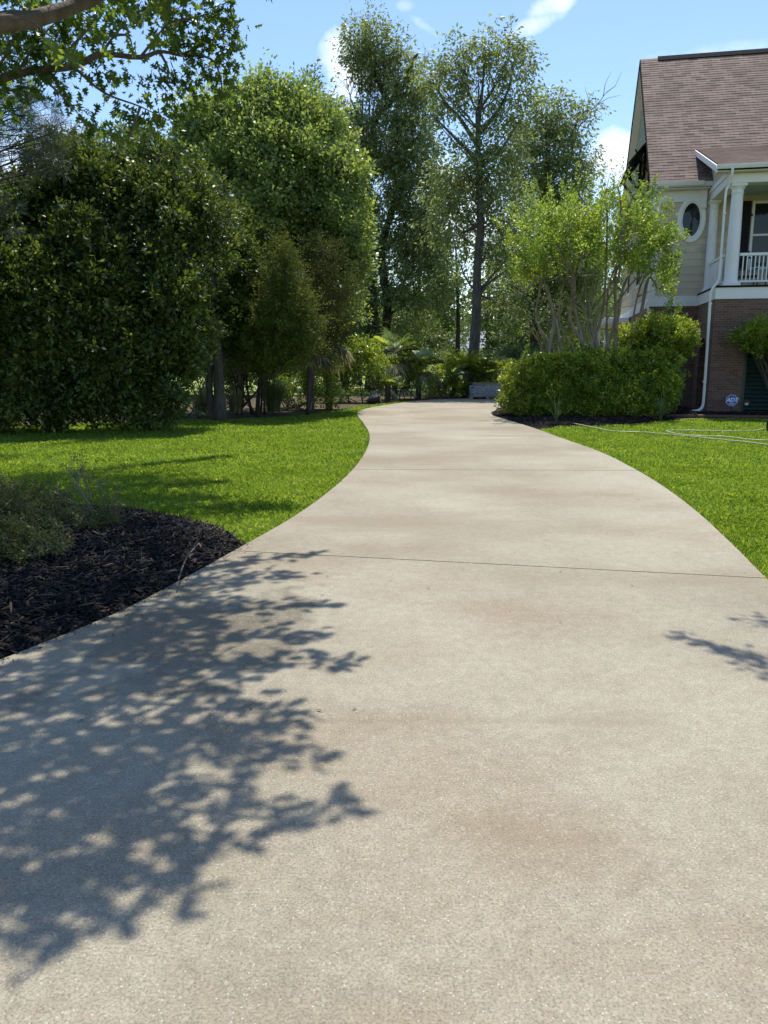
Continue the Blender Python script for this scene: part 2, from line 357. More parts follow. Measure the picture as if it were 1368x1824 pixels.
def finish(name, me, mat, parent, smooth=False, uv=False):
    me.materials.append(mat)
    if smooth: me.polygons.foreach_set('use_smooth', [True] * len(me.polygons))
    if uv:
        l = me.uv_layers.new(name='UVMap'); me.update()
        for p in me.polygons:
            n = Vector(p.normal); up = Vector((0, 0, 1)); v = up - n * up.dot(n)
            if v.length < .05: u = Vector((1, 0, 0)); v = Vector((0, 1, 0))
            else: v.normalize(); u = v.cross(n); u.normalize()
            for li in p.loop_indices:
                q = me.vertices[me.loops[li].vertex_index].co
                l.data[li].uv = (q.dot(u), q.dot(v))
    o = bpy.data.objects.new(name, me); C.objects.link(o)
    if parent is not None: o.parent = parent
    return o
def obj(name, mb, mat, parent=None, smooth=False, uv=False, origin=None):
    off = wloc(parent) if parent is not None else (np.array(origin, float) if origin is not None else np.zeros(3))
    V = np.array(mb.v) - off
    me = bpy.data.meshes.new(name); me.from_pydata(V.tolist(), [], mb.f); me.update()
    o = finish(name, me, mat, parent, smooth, uv)
    if parent is None: o.location = tuple(off)
    return o
def npobj(name, V, k, mat, parent=None, origin=None, faces=None):
    """V: (N*k,3) islands, each face k verts (or a fixed face pattern)"""
    off = wloc(parent) if parent is not None else (np.array(origin, float) if origin is not None else np.zeros(3))
    V = (V - off).astype(np.float32); me = bpy.data.meshes.new(name)
    n = len(V)
    if faces is None: idx = np.arange(n, dtype=np.int32); tot = np.full(n // k, k, np.int32)
    else:
        F = np.asarray(faces); isl = n // k
        idx = (F[None] + (np.arange(isl) * k)[:, None, None]).reshape(-1).astype(np.int32); tot = np.full(isl * len(F), F.shape[1], np.int32)
    me.vertices.add(n); me.vertices.foreach_set('co', V.ravel())
    me.loops.add(len(idx)); me.loops.foreach_set('vertex_index', idx)
    me.polygons.add(len(tot)); st = np.concatenate([[0], np.cumsum(tot)[:-1]]).astype(np.int32)
    me.polygons.foreach_set('loop_start', st); me.polygons.foreach_set('loop_total', tot)
    me.update(calc_edges=True); me.validate()
    o = finish(name, me, mat, parent)
    if parent is None: o.location = tuple(off)
    return o
def tag(o, label=None, cat=None, group=None, kind=None):
    if label: o['label'] = label
    if cat: o['category'] = cat
    if group: o['group'] = group
    if kind: o['kind'] = kind
    return o
def thing(name, loc, label, cat, group=None):
    o = bpy.data.objects.new(name, None); C.objects.link(o); o.location = tuple(float(q) for q in loc); o.empty_display_size = .2
    return tag(o, label, cat, group)
def unit(a): return a / (np.linalg.norm(a, axis=-1, keepdims=True) + 1e-9)
def rv(n): return unit(rng.normal(size=(n, 3)))

# leaves -------------------------------------------------------------
def leaf_quads(P, D, L, W, droop=0.0, flat=.35):
    n = len(P); D = unit(D + np.array([0, 0, -droop]))
    nr = unit(rng.normal(size=(n, 3)) + np.array([0, 0, flat * 2]))
    S = unit(np.cross(D, nr)); U = np.cross(S, D)
    L = np.asarray(L)[:, None] if np.ndim(L) else L; W = np.asarray(W)[:, None] if np.ndim(W) else W
    a = P; b_ = P + D * L * .45 + S * W * .5 + U * W * .15; c_ = P + D * L; d_ = P + D * L * .45 - S * W * .5 + U * W * .15
    return np.stack([a, b_, c_, d_], 1).reshape(-1, 3)
LOBE = np.array([(0, 0), (.10, .05), (.34, .2), (.1, .3), (.5, .5), (.12, .55), (.3, .8), (.06, .78), (0, 1.05), (-.06, .78), (-.3, .8), (-.12, .55), (-.5, .5), (-.1, .3), (-.34, .2), (-.1, .05)])
def lobed(P, D, L, droop=.3):
    n = len(P); D = unit(D + np.array([0, 0, -droop])); nr = unit(rng.normal(size=(n, 3)) + np.array([0, 0, .7]))
    S = unit(np.cross(D, nr)); U = np.cross(S, D); L = np.asarray(L)[:, None, None]
    x = LOBE[:, 0][None, :, None]; y = LOBE[:, 1][None, :, None]
    V = P[:, None] + L * (D[:, None] * y + S[:, None] * x * .95 + U[:, None] * (np.abs(x) * .35 - y * y * .15))
    return V.reshape(-1, 3)
def blobs_w(bl):
    o = []
    for q in bl:
        x, y, rx, ry, Y = q[:5]; den = q[5] if len(q) > 5 else 1
        c_ = at(x, y, Y); sx_ = abs(at(x + rx, y, Y)[0] - c_[0]); sz = abs(at(x, y - ry, Y)[2] - c_[2])
        o.append((c_, np.array([sx_, (sx_ + sz) * .5 if len(q) < 7 else q[6], sz]), den))
    return o
def lumps(bl, k=10, rs=.42, core=.45):
    o = []
    for c_, r, den in bl:
        o.append((c_, r * .72, den * core)); n = max(4, int(k * min(1.6, r.mean()))) + 3
        u = rv(n); u[:, 2] = np.where(u[:, 2] < -.55, -u[:, 2], u[:, 2])
        for d in u: o.append((c_ + d * r * rng.uniform(.62, 1.08), r * rs * rng.uniform(.45, 1.2), den))
    return o
def shoots(bl, per_m2, sl, nl, spread, up, lo=.55, zmin=.1, ctr=None, clump=.6, longs=.1):
    """shoot base, direction, length arrays for blobs"""
    B, D, Ls = [], [], []
    for c_, r, den in bl:
        area = 4 * math.pi * ((r[0] * r[1]) ** 1.6 / 3 + (r[0] * r[2]) ** 1.6 / 3 + (r[1] * r[2]) ** 1.6 / 3) ** (1 / 1.6)
        n = max(4, int(area * per_m2 * den)); n = int(n * 1.5); u = rv(n); rad = lo + (1.06 - lo) * rng.random(n) ** .6
        wob = 1 + .2 * np.sin(u[:, 0] * 5 + c_[0]) * np.sin(u[:, 2] * 6 + c_[2] * 2) + .13 * rng.normal(size=n)
        b_ = c_ + u * r * (rad * wob)[:, None]
        d = unit(u * np.array([1, 1, .7]) + np.array([0, 0, up]) + rng.normal(size=(n, 3)) * .35)
        if clump:
            q = b_ * (2.2 / max(.25, min(1.6, r.mean()))) ; fz = np.sin(q[:, 0] * 2.1 + 1.3 * np.sin(q[:, 2] * 1.7) + c_[0]) * np.sin(q[:, 1] * 1.9 + 1.1 * np.sin(q[:, 0] * 2.3)) * 1.0 + np.sin(q[:, 2] * 2.6 + 1.7 * np.sin(q[:, 1] * 1.5 + c_[2]))
            k = (b_[:, 2] > zmin) & (rng.random(n) < np.clip(.62 + clump * fz * .75, .06, 1.2))
        else: k = b_[:, 2] > zmin
        m_ = k.sum(); lf = np.where(rng.random(m_) < longs, 2.0, 1.0); dk = d[k]; dk = unit(dk + (lf[:, None] - 1) * np.array([0, 0, .8 * max(0, up)])); B.append(b_[k]); D.append(dk); Ls.append(sl * lf * (.55 + .8 * rng.random(m_)))
    return np.concatenate(B), np.concatenate(D), np.concatenate(Ls)
def shoot_leaves(B, D, Ls, nl, spread, size, asp=.45, droop=.1, flat=.35):
    n = len(B); t_ = rng.random((n, nl)) ** .8
    off = rng.normal(size=(n, nl, 3)) * (spread * (1.1 - .75 * t_))[..., None]
    P = B[:, None] + D[:, None] * (Ls[:, None] * t_)[..., None] + off
    dd = unit(D[:, None] * .8 + unit(off) * 1.0 + rng.normal(size=(n, nl, 3)) * .35)
    P = P.reshape(-1, 3); dd = dd.reshape(-1, 3); L = size * (.65 + .7 * rng.random(len(P)))
    return leaf_quads(P, dd, L, L * asp, droop, flat)
def bez(a, b_, sag, n=7):
    t_ = np.linspace(0, 1, n)[:, None]; a = np.asarray(a); b_ = np.asarray(b_)
    mid = (a + b_) / 2 + sag
    return (1 - t_) ** 2 * a + 2 * t_ * (1 - t_) * mid + t_ ** 2 * b_
def path_at(pts, t_):
    pts = np.array(pts); d = np.r_[0, np.cumsum(np.linalg.norm(np.diff(pts, axis=0), axis=1))]; d /= d[-1]
    return np.array([np.interp(t_, d, pts[:, k]) for k in range(3)])
def smooth(pts, n=18):
    pts = np.array(pts, float)
    if len(pts) < 3: return np.array([pts[0] + (pts[-1] - pts[0]) * q for q in np.linspace(0, 1, n)])
    P = np.vstack([2 * pts[0] - pts[1], pts, 2 * pts[-1] - pts[-2]]); o = []
    per = max(2, n // (len(pts) - 1))
    for i in range(1, len(P) - 2):
        for k in range(per):
            t_ = k / per
            o.append(.5 * ((2 * P[i]) + (-P[i - 1] + P[i + 1]) * t_ + (2 * P[i - 1] - 5 * P[i] + 4 * P[i + 1] - P[i + 2]) * t_ ** 2 + (-P[i - 1] + 3 * P[i] - 3 * P[i + 1] + P[i + 2]) * t_ ** 3))
    o.append(pts[-1]); return np.array(o)
def trunk_tube(mb, path, r0, r1, n=10, flare=1.5):
    flare = 1.28 if flare == 1.5 else flare; p = smooth(path, 20); k = len(p); t_ = np.linspace(0, 1, k)
    rad = (r0 + (r1 - r0) * t_) * (1 + (flare - 1) * np.exp(-t_ * 22)) * (1 + .04 * rng.normal(size=k))
    mb.tube(p, list(rad), n); return p
def tree(name, label, cat, trunks, bl, leaf, bark, size=.1, per=9, nl=16, sl=.5, spread=.12, up=.3, asp=.45, droop=.1, r0=.2, r1=.05,
         group=None, lo=.55, lump=0, clump=.6, core=.45, longs=.1, limbs=True, zmin=.1, extra=None, limb_t=(.35, .95), twigs=30):
    base = trunks[0][0]; per *= 2.0; size *= 1.2; asp = min(.65, asp * 1.2)
    root = thing(name, (base[0], base[1], 0), label, cat, group)
    bw = blobs_w(bl); bw = [(c_, r, d * (rng.uniform(.5, 1.35) if clump > .85 else 1)) for c_, r, d in bw]; mb = MB(); paths = [trunk_tube(mb, tp, r0 if i == 0 else r0 * .7, r1) for i, tp in enumerate(trunks)]
    if limbs:
        for c_, r, den in bw:
            pth = paths[int(rng.integers(len(paths)))]
            pth = min(paths, key=lambda q: np.min(np.linalg.norm((q - c_) * [1, 1, .3], axis=1)))
            zs = pth[:, 2]; want = c_[2] - .9 * np.linalg.norm((c_ - pth[-1])[:2]) - .3
            want = max(want, zs[0] + (zs[-1] - zs[0]) * limb_t[0]); i = int(np.argmin(abs(zs - want)))
            a = pth[i]; rr = max(min(r1, .05), (r0 + (r1 - r0) * i / len(pth)) * .26)
            q = bez(a, c_ + rng.normal(size=3) * r * .2, np.array([0, 0, -.12 * np.linalg.norm(c_ - a)]) + rng.normal(size=3) * .1)
            mb.tube(q, list(np.linspace(rr, max(.012, rr * .25), len(q))), 6)
            for _ in range(max(2, int(twigs * .2))):
                u = rv(1)[0]; e = c_ + u * r * .9; s_ = q[int(rng.integers(2, len(q)))]
                q2 = bez(s_, e, rng.normal(size=3) * .15, 5); mb.tube(q2, list(np.linspace(max(.012, rr * .3), .006, 5)), 4)
    if extra: extra(mb)
    obj('trunk', mb, M[bark], root, smooth=True)
    B, D, Ls = shoots(lumps(bw, lump, core=core) if lump else bw, per, sl, nl, spread, up, lo, zmin, clump=clump, longs=longs)
    npobj('crown', shoot_leaves(B, D, Ls, nl, spread, size, asp, droop), 4, M[leaf], root)
    return root

# ================================================================== ground, driveway, lawns, beds
def struct(name, mb, mat, **k): return tag(obj(name, mb, mat, **k), kind='structure')
mb = MB(); mb.add([(-260, -60, -.06), (260, -60, -.06), (260, 420, -.06), (-260, 420, -.06)], [(0, 1, 2, 3)])
struct('ground', mb, M['ground'])
mb = MB(); mb.add([(-90, 42.5, -.052), (60, 42.5, -.052), (80, 118, -.052), (-120, 118, -.052)], [(0, 1, 2, 3)])
struct('far_lawn', mb, M['farlawn'])

Lp = [gr(*q)[:2] for q in [(200, 1095), (300, 1045), (400, 990), (450, 962), (520, 922), (580, 880), (622, 843), (645, 815), (657, 790), (657, 770), (646, 752), (637, 740), (640, 733), (655, 727), (690, 721), (730, 715.5), (770, 712)]]
Lp = [(-5.2, -5), (-4.3, -1), (-3.2, 1.6), (-2.55, 2.9), tuple(gr(0, 1175)[:2])] + [tuple(q) for q in Lp] + [(5, 37.2)]
Rp = [gr(*q)[:2] for q in [(1368, 1033), (1300, 965), (1240, 910), (1180, 865), (1130, 835), (1070, 805), (1000, 780), (950, 762), (905, 748), (877, 739), (882, 731)]]
Rp = [(4.2, -5), (3.3, -2), (2.6, .6), (2.42, 2.6), (2.58, 4.3)] + [tuple(q) for q in Rp] + [(4.6, 29.2), (7.5, 31.5), (9, 34), (9, 37.2)]
Lp = smooth([(q[0], q[1], 0) for q in Lp], 160)[:, :2]; Rp = smooth([(q[0], q[1], 0) for q in Rp], 160)[:, :2]
def fL(y): return float(np.interp(y, Lp[:, 1], Lp[:, 0]))
def fR(y): return float(np.interp(y, Rp[:, 1], Rp[:, 0]))
def yon(px_, py_): return gr(px_, py_)[1]
joints = [(-4.5, -4.8), (.8, .2), (yon(440, 981), yon(1366, 1030)), (yon(612, 836), yon(1140, 838)), (yon(655, 774), yon(990, 777)), (yon(640, 746), yon(905, 748)), (27.6, 27.8), (32.4, 32.4), (37.1, 37.1)]
mb = MB(); G = .007
for (a, b_), (c_, d_) in zip(joints[:-1], joints[1:]):
    G = .004 if a < 3 else .011
    ns_ = 14; rows = []
    for i in range(ns_ + 1):
        t_ = i / ns_; yl = a + G + (c_ - G - a - G) * t_; yr = b_ + G + (d_ - G - b_ - G) * t_
        l = np.array([fL(yl), yl]); r = np.array([fR(yr), yr]); rows.append([l + (r - l) * s_ for s_ in np.linspace(0, 1, 5)])
    vs = []; 
    for rw in rows: vs += [(p[0], p[1], 0) for p in rw]
    F = [(i * 5 + k, i * 5 + k + 1, (i + 1) * 5 + k + 1, (i + 1) * 5 + k) for i in range(ns_) for k in range(4)]
    loop = [k for k in range(5)] + [(i) * 5 + 4 for i in range(1, ns_ + 1)] + [ns_ * 5 + k for k in (3, 2, 1, 0)] + [i * 5 for i in range(ns_ - 1, 0, -1)]
    nb_ = len(vs)
    cen = np.mean(np.array(vs)[:, :2], 0)
    for i in loop:
        vs.append((vs[i][0], vs[i][1], -.09))
    for k in range(len(loop)):
        k2 = (k + 1) % len(loop); F.append((loop[k], nb_ + k, nb_ + k2, loop[k2]))
    mb.add(vs, F)
struct('driveway', mb, M['concrete'])
mb = MB(); vs = []  # dark filler in the joints
for (a, b_) in joints[1:-1]:
    i = len(vs); l = (fL(a) + .01, a); r = (fR(b_) - .01, b_)
    mb.add([(l[0], l[1] - .02, -.005), (r[0], r[1] - .02, -.005), (r[0], r[1] + .02, -.005), (l[0], l[1] + .02, -.005)], [(0, 1, 2, 3)])
struct('driveway_joint_filler', mb, M['joint'])

def inpoly(P, poly):
    x, y = P[:, 0], P[:, 1]; r = np.zeros(len(P), bool); n = len(poly)
    for i in range(n):
        x1, y1 = poly[i]; x2, y2 = poly[(i + 1) % n]
        if y1 == y2: continue
        k = ((y1 > y) != (y2 > y)) & (x < (x2 - x1) * (y - y1) / (y2 - y1) + x1); r ^= k
    return r
# left mulch bed outline (kept on this side of the lawn)
bedL = [gr(*q)[:2] for q in [(437, 966), (420, 952), (385, 935), (340, 924), (290, 914), (230, 906), (150, 900), (60, 893), (0, 888)]]
bedL = [tuple(q) for q in bedL] + [(-6.5, 8.9), (-8, 7), (-8, 1), (-4.1, 1)]
edge = [tuple(q) for q in Lp if 1.6 < q[1] < bedL[0][1] - .02]
bed_poly = bedL + [(x - .02, y) for x, y in edge]
def edgeL(y, d=.035): return fL(y) - d
# lawn left polygon
far_edge = [gr(*q)[:2] for q in [(770, 712.5), (700, 716), (640, 723), (600, 730), (560, 737), (500, 743), (440, 744), (390, 748), (330, 746), (230, 750), (100, 755), (0, 758)]]
lawnL = [(q[0] - .018, q[1]) for q in Lp if bedL[0][1] - .1 < q[1] < 35.0] + [tuple(q) for q in far_edge] + [(-12, 17.6), (-16, 12), (-14, 2), (-8, 1)] + [(-8, 7), (-6.5, 8.9)] + [tuple(q) for q in bedL[:9]][::-1]
lawnR = [(q[0] + .028, q[1]) for q in Rp if -4.5 < q[1] < gr(950, 762)[1]][::1] + [tuple(gr(*q)[:2]) for q in [(1000, 759), (1060, 757), (1130, 754), (1190, 749), (1240, 744.5), (1300, 744.5), (1368, 746)]] + [(13, 22.0), (20, 20.5), (20, -4.5)]
def sheet(name, poly, z, mat):
    from mathutils.geometry import tessellate_polygon
    tri = tessellate_polygon([[Vector((x, y, 0)) for x, y in poly]])
    mb = MB(); mb.add([(x, y, z) for x, y in poly], [tuple(t_) for t_ in tri])
    me_fix = []
    for f in mb.f:
        a, b_, c_ = [np.array(mb.v[i]) for i in f]
        me_fix.append(f if np.cross(b_ - a, c_ - a)[2] > 0 else f[::-1])
    mb.f = me_fix
    return struct(name, mb, mat)
sheet('lawn_left', lawnL, -.04, M['lawn']); sheet('lawn_right', lawnR, -.04, M['lawn'])

def grass(name, poly, base, label_none=None, dmax=36):
    P = np.array(poly); lo, hi = P.min(0), P.max(0); out_ = []
    # rings by distance
    for (d0, d1, dens, wd, ht) in [(.5, 4, 1500, .008, .05), (4, 8, 3600, .006, .045), (8, 12, 2300, .0085, .05), (12, 18, 1150, .013, .055), (18, 26, 560, .02, .058), (26, 36, 300, .03, .055)]:
        x0, x1 = max(lo[0], -d1 * .62 - 3.2), min(hi[0], d1 * .62 + 3.2); y0, y1 = max(lo[1], d0 * .9 - .6), min(hi[1], d1)
        if x1 <= x0 or y1 <= y0: continue
        n = int((x1 - x0) * (y1 - y0) * dens); Q = np.stack([rng.uniform(x0, x1, n), rng.uniform(y0, y1, n)], 1)
        k = (Q[:, 1] >= d0) & (Q[:, 1] < d1) & (abs(Q[:, 0]) < Q[:, 1] * .62 + 3.2); Q = Q[k]; Q = Q[inpoly(Q, poly)]
        n = len(Q)
        if not n: continue
        a = rng.uniform(0, 2 * math.pi, n); ln = ht * rng.uniform(.5, 1.35, n) * (1 + .25 * np.sin(Q[:, 0] * 3.1) * np.sin(Q[:, 1] * 2.3)); lean = rng.uniform(.1, .9, n)
        s_ = np.stack([np.cos(a), np.sin(a), np.zeros(n)], 1); l_ = np.stack([-np.sin(a), np.cos(a), np.zeros(n)], 1) * rng.choice([-1, 1], n)[:, None]
        B = np.c_[Q, np.full(n, -.04)]; w_ = (wd * rng.uniform(.6, 1.4, n))[:, None]
        mid = B + l_ * (ln * lean * .35)[:, None] + np.array([0, 0, 1]) * (ln * .6)[:, None]
        tip = B + l_ * (ln * lean)[:, None] + np.array([0, 0, 1]) * (ln * (1.05 - .45 * lean))[:, None]
        out_.append(np.stack([B - s_ * w_ / 2, B + s_ * w_ / 2, mid + s_ * w_ * .4, tip, mid - s_ * w_ * .4], 1).reshape(-1, 3))
    V = np.concatenate(out_)
    return tag(npobj(name, V, 5, M['grass']), 'short bright green lawn grass ' + base, 'grass', kind='stuff')
grass('grass', lawnL, 'on the left of the driveway'); grass('grass', lawnR, 'between the driveway and the house')

def mulch_bed(name, poly, h, seed, inner=.9):
    P = np.array(poly); lo, hi = P.min(0), P.max(0); st = .12
    xs = np.arange(lo[0], hi[0] + st, st); ys = np.arange(lo[1], hi[1] + st, st); X, Y = np.meshgrid(xs, ys); Q = np.stack([X.ravel(), Y.ravel()], 1)
    ins = inpoly(Q, poly)
    seg0 = P; seg1 = np.roll(P, -1, 0); D = np.full(len(Q), 9.)
    for a, b_ in zip(seg0, seg1):
        ab = b_ - a; t_ = np.clip(((Q - a) @ ab) / (ab @ ab + 1e-9), 0, 1); D = np.minimum(D, np.linalg.norm(Q - a - t_[:, None] * ab, axis=1))
    D = np.where(ins, D, -D)
    Z = -.05 + h * (1 - np.exp(-np.clip(D + .05, 0, 9) / .35)) + .012 * np.sin(Q[:, 0] * 9 + seed) * np.sin(Q[:, 1] * 8) + .006 * rng.normal(size=len(Q))
    Z = np.where(D < -.02, -.075, Z)
    nx = len(xs); F = []; ok = (D > -st * .9)
    for j in range(len(ys) - 1):
        for i in range(nx - 1):
            q = (j * nx + i, j * nx + i + 1, (j + 1) * nx + i + 1, (j + 1) * nx + i)
            if all(ok[k] for k in q): F.append(q)
    mb = MB(); mb.add(np.c_[Q, Z], F); o = struct(name, mb, M['mulch'])
    zf = lambda q: np.interp(0, [0], [0])
    return Q, Z, D, xs, ys
def chips(name, poly, bed, n, size, label, near=None):
    Q, Z, D, xs, ys = bed; P = np.array(poly); lo, hi = P.min(0), P.max(0)
    p = np.stack([rng.uniform(lo[0], hi[0], n), rng.uniform(lo[1], hi[1], n)], 1); p = p[inpoly(p, poly)]
    if near is not None: p = p[near(p)]
    fx = np.clip((p[:, 0] - xs[0]) / .12, 0, len(xs) - 1.01); fy = np.clip((p[:, 1] - ys[0]) / .12, 0, len(ys) - 1.01)
    i = fx.astype(int); j = fy.astype(int); u = fx - i; v = fy - j; Zg = Z.reshape(len(ys), len(xs))
    z = Zg[j, i] * (1 - u) * (1 - v) + Zg[j, i + 1] * u * (1 - v) + Zg[j + 1, i] * (1 - u) * v + Zg[j + 1, i + 1] * u * v
    n = len(p); d = unit(rng.normal(size=(n, 3)) * [1, 1, .33]); s_ = unit(np.cross(d, unit(rng.normal(size=(n, 3)) * .6 + [0, 0, 1]))); u_ = np.cross(s_, d)
    L = size * rng.gamma(2.2, .5, n)[:, None] * .5; W = size * .19 * rng.uniform(.4, 1.8, (n, 1)); T = W * .35
    c_ = np.c_[p, z + rng.uniform(.0, .022, n)]
    V = np.stack([c_ - d * L - s_ * W * .6, c_ - d * L + s_ * W * .6, c_ + d * L + s_ * W * .5, c_ + d * L - s_ * W * .5,
                  c_ - d * L - s_ * W * .4 + u_ * T, c_ - d * L + s_ * W * .4 + u_ * T, c_ + d * L + s_ * W * .3 + u_ * T, c_ + d * L - s_ * W * .3 + u_ * T], 1).reshape(-1, 3)
    F = [(0, 3, 2, 1), (4, 5, 6, 7), (0, 1, 5, 4), (1, 2, 6, 5), (2, 3, 7, 6), (3, 0, 4, 7)]
    tag(npobj(name, V, 8, M['chip'], faces=F), label, 'mulch', kind='stuff')
bd = mulch_bed('mulch_bed_left', bed_poly, .13, 1)
chips('mulch_chips', bed_poly, bd, 92000, .058, 'black shredded bark mulch beside the driveway on the left', lambda p: p[:, 1] > -9)
nn = 420; yy = rng.uniform(2.6, 6.6, nn); xx = np.array([fL(v) for v in yy]) + rng.exponential(.035, nn); dd_ = unit(rng.normal(size=(nn, 3)) * [1, 1, .1])
tag(npobj('mulch_crumbs', leaf_quads(np.c_[xx, yy, np.full(nn, .004)], dd_, .03 * rng.uniform(.3, 1.3, nn), .007, 0, 3), 4, M['chip']), 'crumbs of dark mulch spilled onto the edge of the driveway', 'mulch', kind='stuff')
nn = 46; yy = rng.uniform(2.2, 14, nn); xx = np.array([rng.uniform(fL(v) + .1, fR(v) - .1) for v in yy])
tag(npobj('leaf_litter', leaf_quads(np.c_[xx, yy, np.full(nn, .006)], unit(rng.normal(size=(nn, 3)) * [1, 1, .05]), .03 * rng.uniform(.4, 1.5, nn), .012, 0, 3), 4, M['litter']), 'few small dry leaf bits scattered on the driveway', 'leaf litter', kind='stuff')
hb = [gr(*q)[:2] for q in [(875, 740), (905, 748), (950, 761), (1000, 757.5), (1060, 756), (1130, 753), (1196, 747), (1205, 744), (1190, 739)]]
hedge_bed = [tuple(q) for q in hb] + [(9.6, 26.5), (9.3, 29.5), (4.9, 29), (3.55, 26), (3.42, 25)]
bd = mulch_bed('mulch_bed_hedge', hedge_bed, .1, 2)
chips('mulch_chips', hedge_bed, bd, 30000, .06, 'dark mulch under the clipped hedge by the driveway')
E1 = np.array([math.cos(R(11.5)), -math.sin(R(11.5)), 0]); E2 = np.array([math.sin(R(11.5)), math.cos(R(11.5)), 0]); HC = np.array([9.449, 28.188, 0.])
def H(a, b_, z=0.): return HC + E1 * a + E2 * b_ + np.array([0, 0, z])
house_bed = [tuple(gr(1190, 740.5)[:2]), tuple(gr(1240, 741.5)[:2]), tuple(gr(1368, 742.5)[:2]), tuple(H(9, -4.6)[:2]), tuple(H(9, -2.85)[:2]), tuple(H(1.6, -2.85)[:2]), tuple(H(1.6, .05)[:2]), tuple(H(-.5, .05)[:2]), (9.0, 26)]
bd = mulch_bed('mulch_bed_house', house_bed, .16, 3)
chips('mulch_chips', house_bed, bd, 26000, .06, 'dark mulch along the foot of the brick wall')
mb = MB(); e = [gr(1188, 743), gr(1240, 744), gr(1300, 745), gr(1368, 746), np.array([14, 22.0, 0])]
mb.tube([(q[0], q[1] + .12, .035) for q in e], .055, 8)
tag(obj('bed_edging', mb, M['edging'], origin=e[0]), 'low reddish brown edging along the mulch bed in front of the house', 'edging')
mb = MB(); ee = smooth(e, 16)
for q0, q1 in zip(ee[:-1], ee[1:]): mb.add([(q0[0], q0[1] - .32, -.026), (q1[0], q1[1] - .32, -.026), (q1[0], q1[1] + .06, -.026), (q0[0], q0[1] + .06, -.026)], [(0, 1, 2, 3)])
struct('concrete_strip', mb, M['strip'])

# ================================================================== house
HO = thing('brick_house', H(0, 0), 'two storey house with brick base, tan lap siding, brown shingle roof and porch', 'house')
HF = lambda a, b_, z: H(a, b_, z)
AW = 13.0   # facade width beyond the frame
# brick base walls
mb = MB()
def wallq(mb, a0, b0, a1, b1, z0, z1):
    mb.add([H(a0, b0, z0), H(a1, b1, z0), H(a1, b1, z1), H(a0, b0, z1)], [(0, 1, 2, 3)])
wallq(mb, 0, 0, 1.6, 0, -.05, 3.58)
wallq(mb, 0, 11, 0, 0, -.05, 3.58)
# porch side wall with arch opening (a=1.6, from b=0 to -2.9)
pts = []
ab0, ab1, az = -2.05, -.75, 1.75; rr = (ab1 - ab0) / 2; cb = (ab0 + ab1) / 2
wallq(mb, 1.6, 0, 1.6, ab1, -.05, 3.58); wallq(mb, 1.6, ab0, 1.6, -2.9, -.05, 3.58)
arc = [(cb + rr * math.cos(t_), az + rr * 1.05 * math.sin(t_)) for t_ in np.linspace(0, math.pi, 13)]
for (b0, z0), (b1, z1) in zip(arc[:-1], arc[1:]):
    mb.add([H(1.6, b0, z0), H(1.6, b1, z1), H(1.6, b1, 3.58), H(1.6, b0, 3.58)], [(0, 1, 2, 3)])
    mb.add([H(1.6, b0, z0), H(1.85, b0, z0), H(1.85, b1, z1), H(1.6, b1, z1)], [(0, 1, 2, 3)])
for bb in (ab0, ab1): mb.add([H(1.6, bb, -.05), H(1.85, bb, -.05), H(1.85, bb, az), H(1.6, bb, az)], [(0, 1, 2, 3)])
# porch front: pier, vent openings
va0, va1, vz = 2.58, 4.3, 2.08
wallq(mb, 1.6, -2.9, va0, -2.9, -.05, 3.58); wallq(mb, va0, -2.9, va1, -2.9, vz, 3.58); wallq(mb, va1, -2.9, 5.6, -2.9, -.05, 3.58)
wallq(mb, 5.6, -2.9, 7.3, -2.9, vz, 3.58); wallq(mb, 7.3, -2.9, AW, -2.9, -.05, 3.58)
wallq(mb, AW, -2.9, AW, 11, -.05, 3.58); wallq(mb, AW, 11, 0, 11, -.05, 3.58)
for a_ in (va0, va1, 5.6, 7.3): mb.add([H(a_, -2.9, -.05), H(a_, -2.6, -.05), H(a_, -2.6, vz), H(a_, -2.9, vz)], [(0, 1, 2, 3)])
obj('brick_wall', mb, M['brick'], HO, uv=True)
mb = MB(); mb.box((1.9, -2.55, -.05), (AW - .1, -.1, 3.5), HF); obj('crawl_space_shade', mb, M['interior_shade'], HO)  # solid block, painted near-black in place of the shade under the porch
for a0, a1 in ((va0, va1), (5.6, 7.3)):
    mb = MB()
    for x0, x1, z0, z1 in ((a0, a0 + .1, 0, vz), (a1 - .1, a1, 0, vz), (a0 + .1, a1 - .1, vz - .1, vz), (a0 + .1, a1 - .1, 0, .1)): mb.box((x0, -2.87, z0), (x1, -2.79, z1), HF)
    fr = obj('vent_panel', mb, M['vent'], HO); mb = MB(); z = .14
    while z < vz - .18:
        mb.add([H(a0 + .1, -2.86, z), H(a1 - .1, -2.86, z), H(a1 - .1, -2.79, z + .11), H(a0 + .1, -2.79, z + .11), H(a0 + .1, -2.845, z - .015), H(a1 - .1, -2.845, z - .015)], [(0, 1, 2, 3), (4, 5, 1, 0)]); z += .13
    obj('louvre', mb, M['vent'], fr)
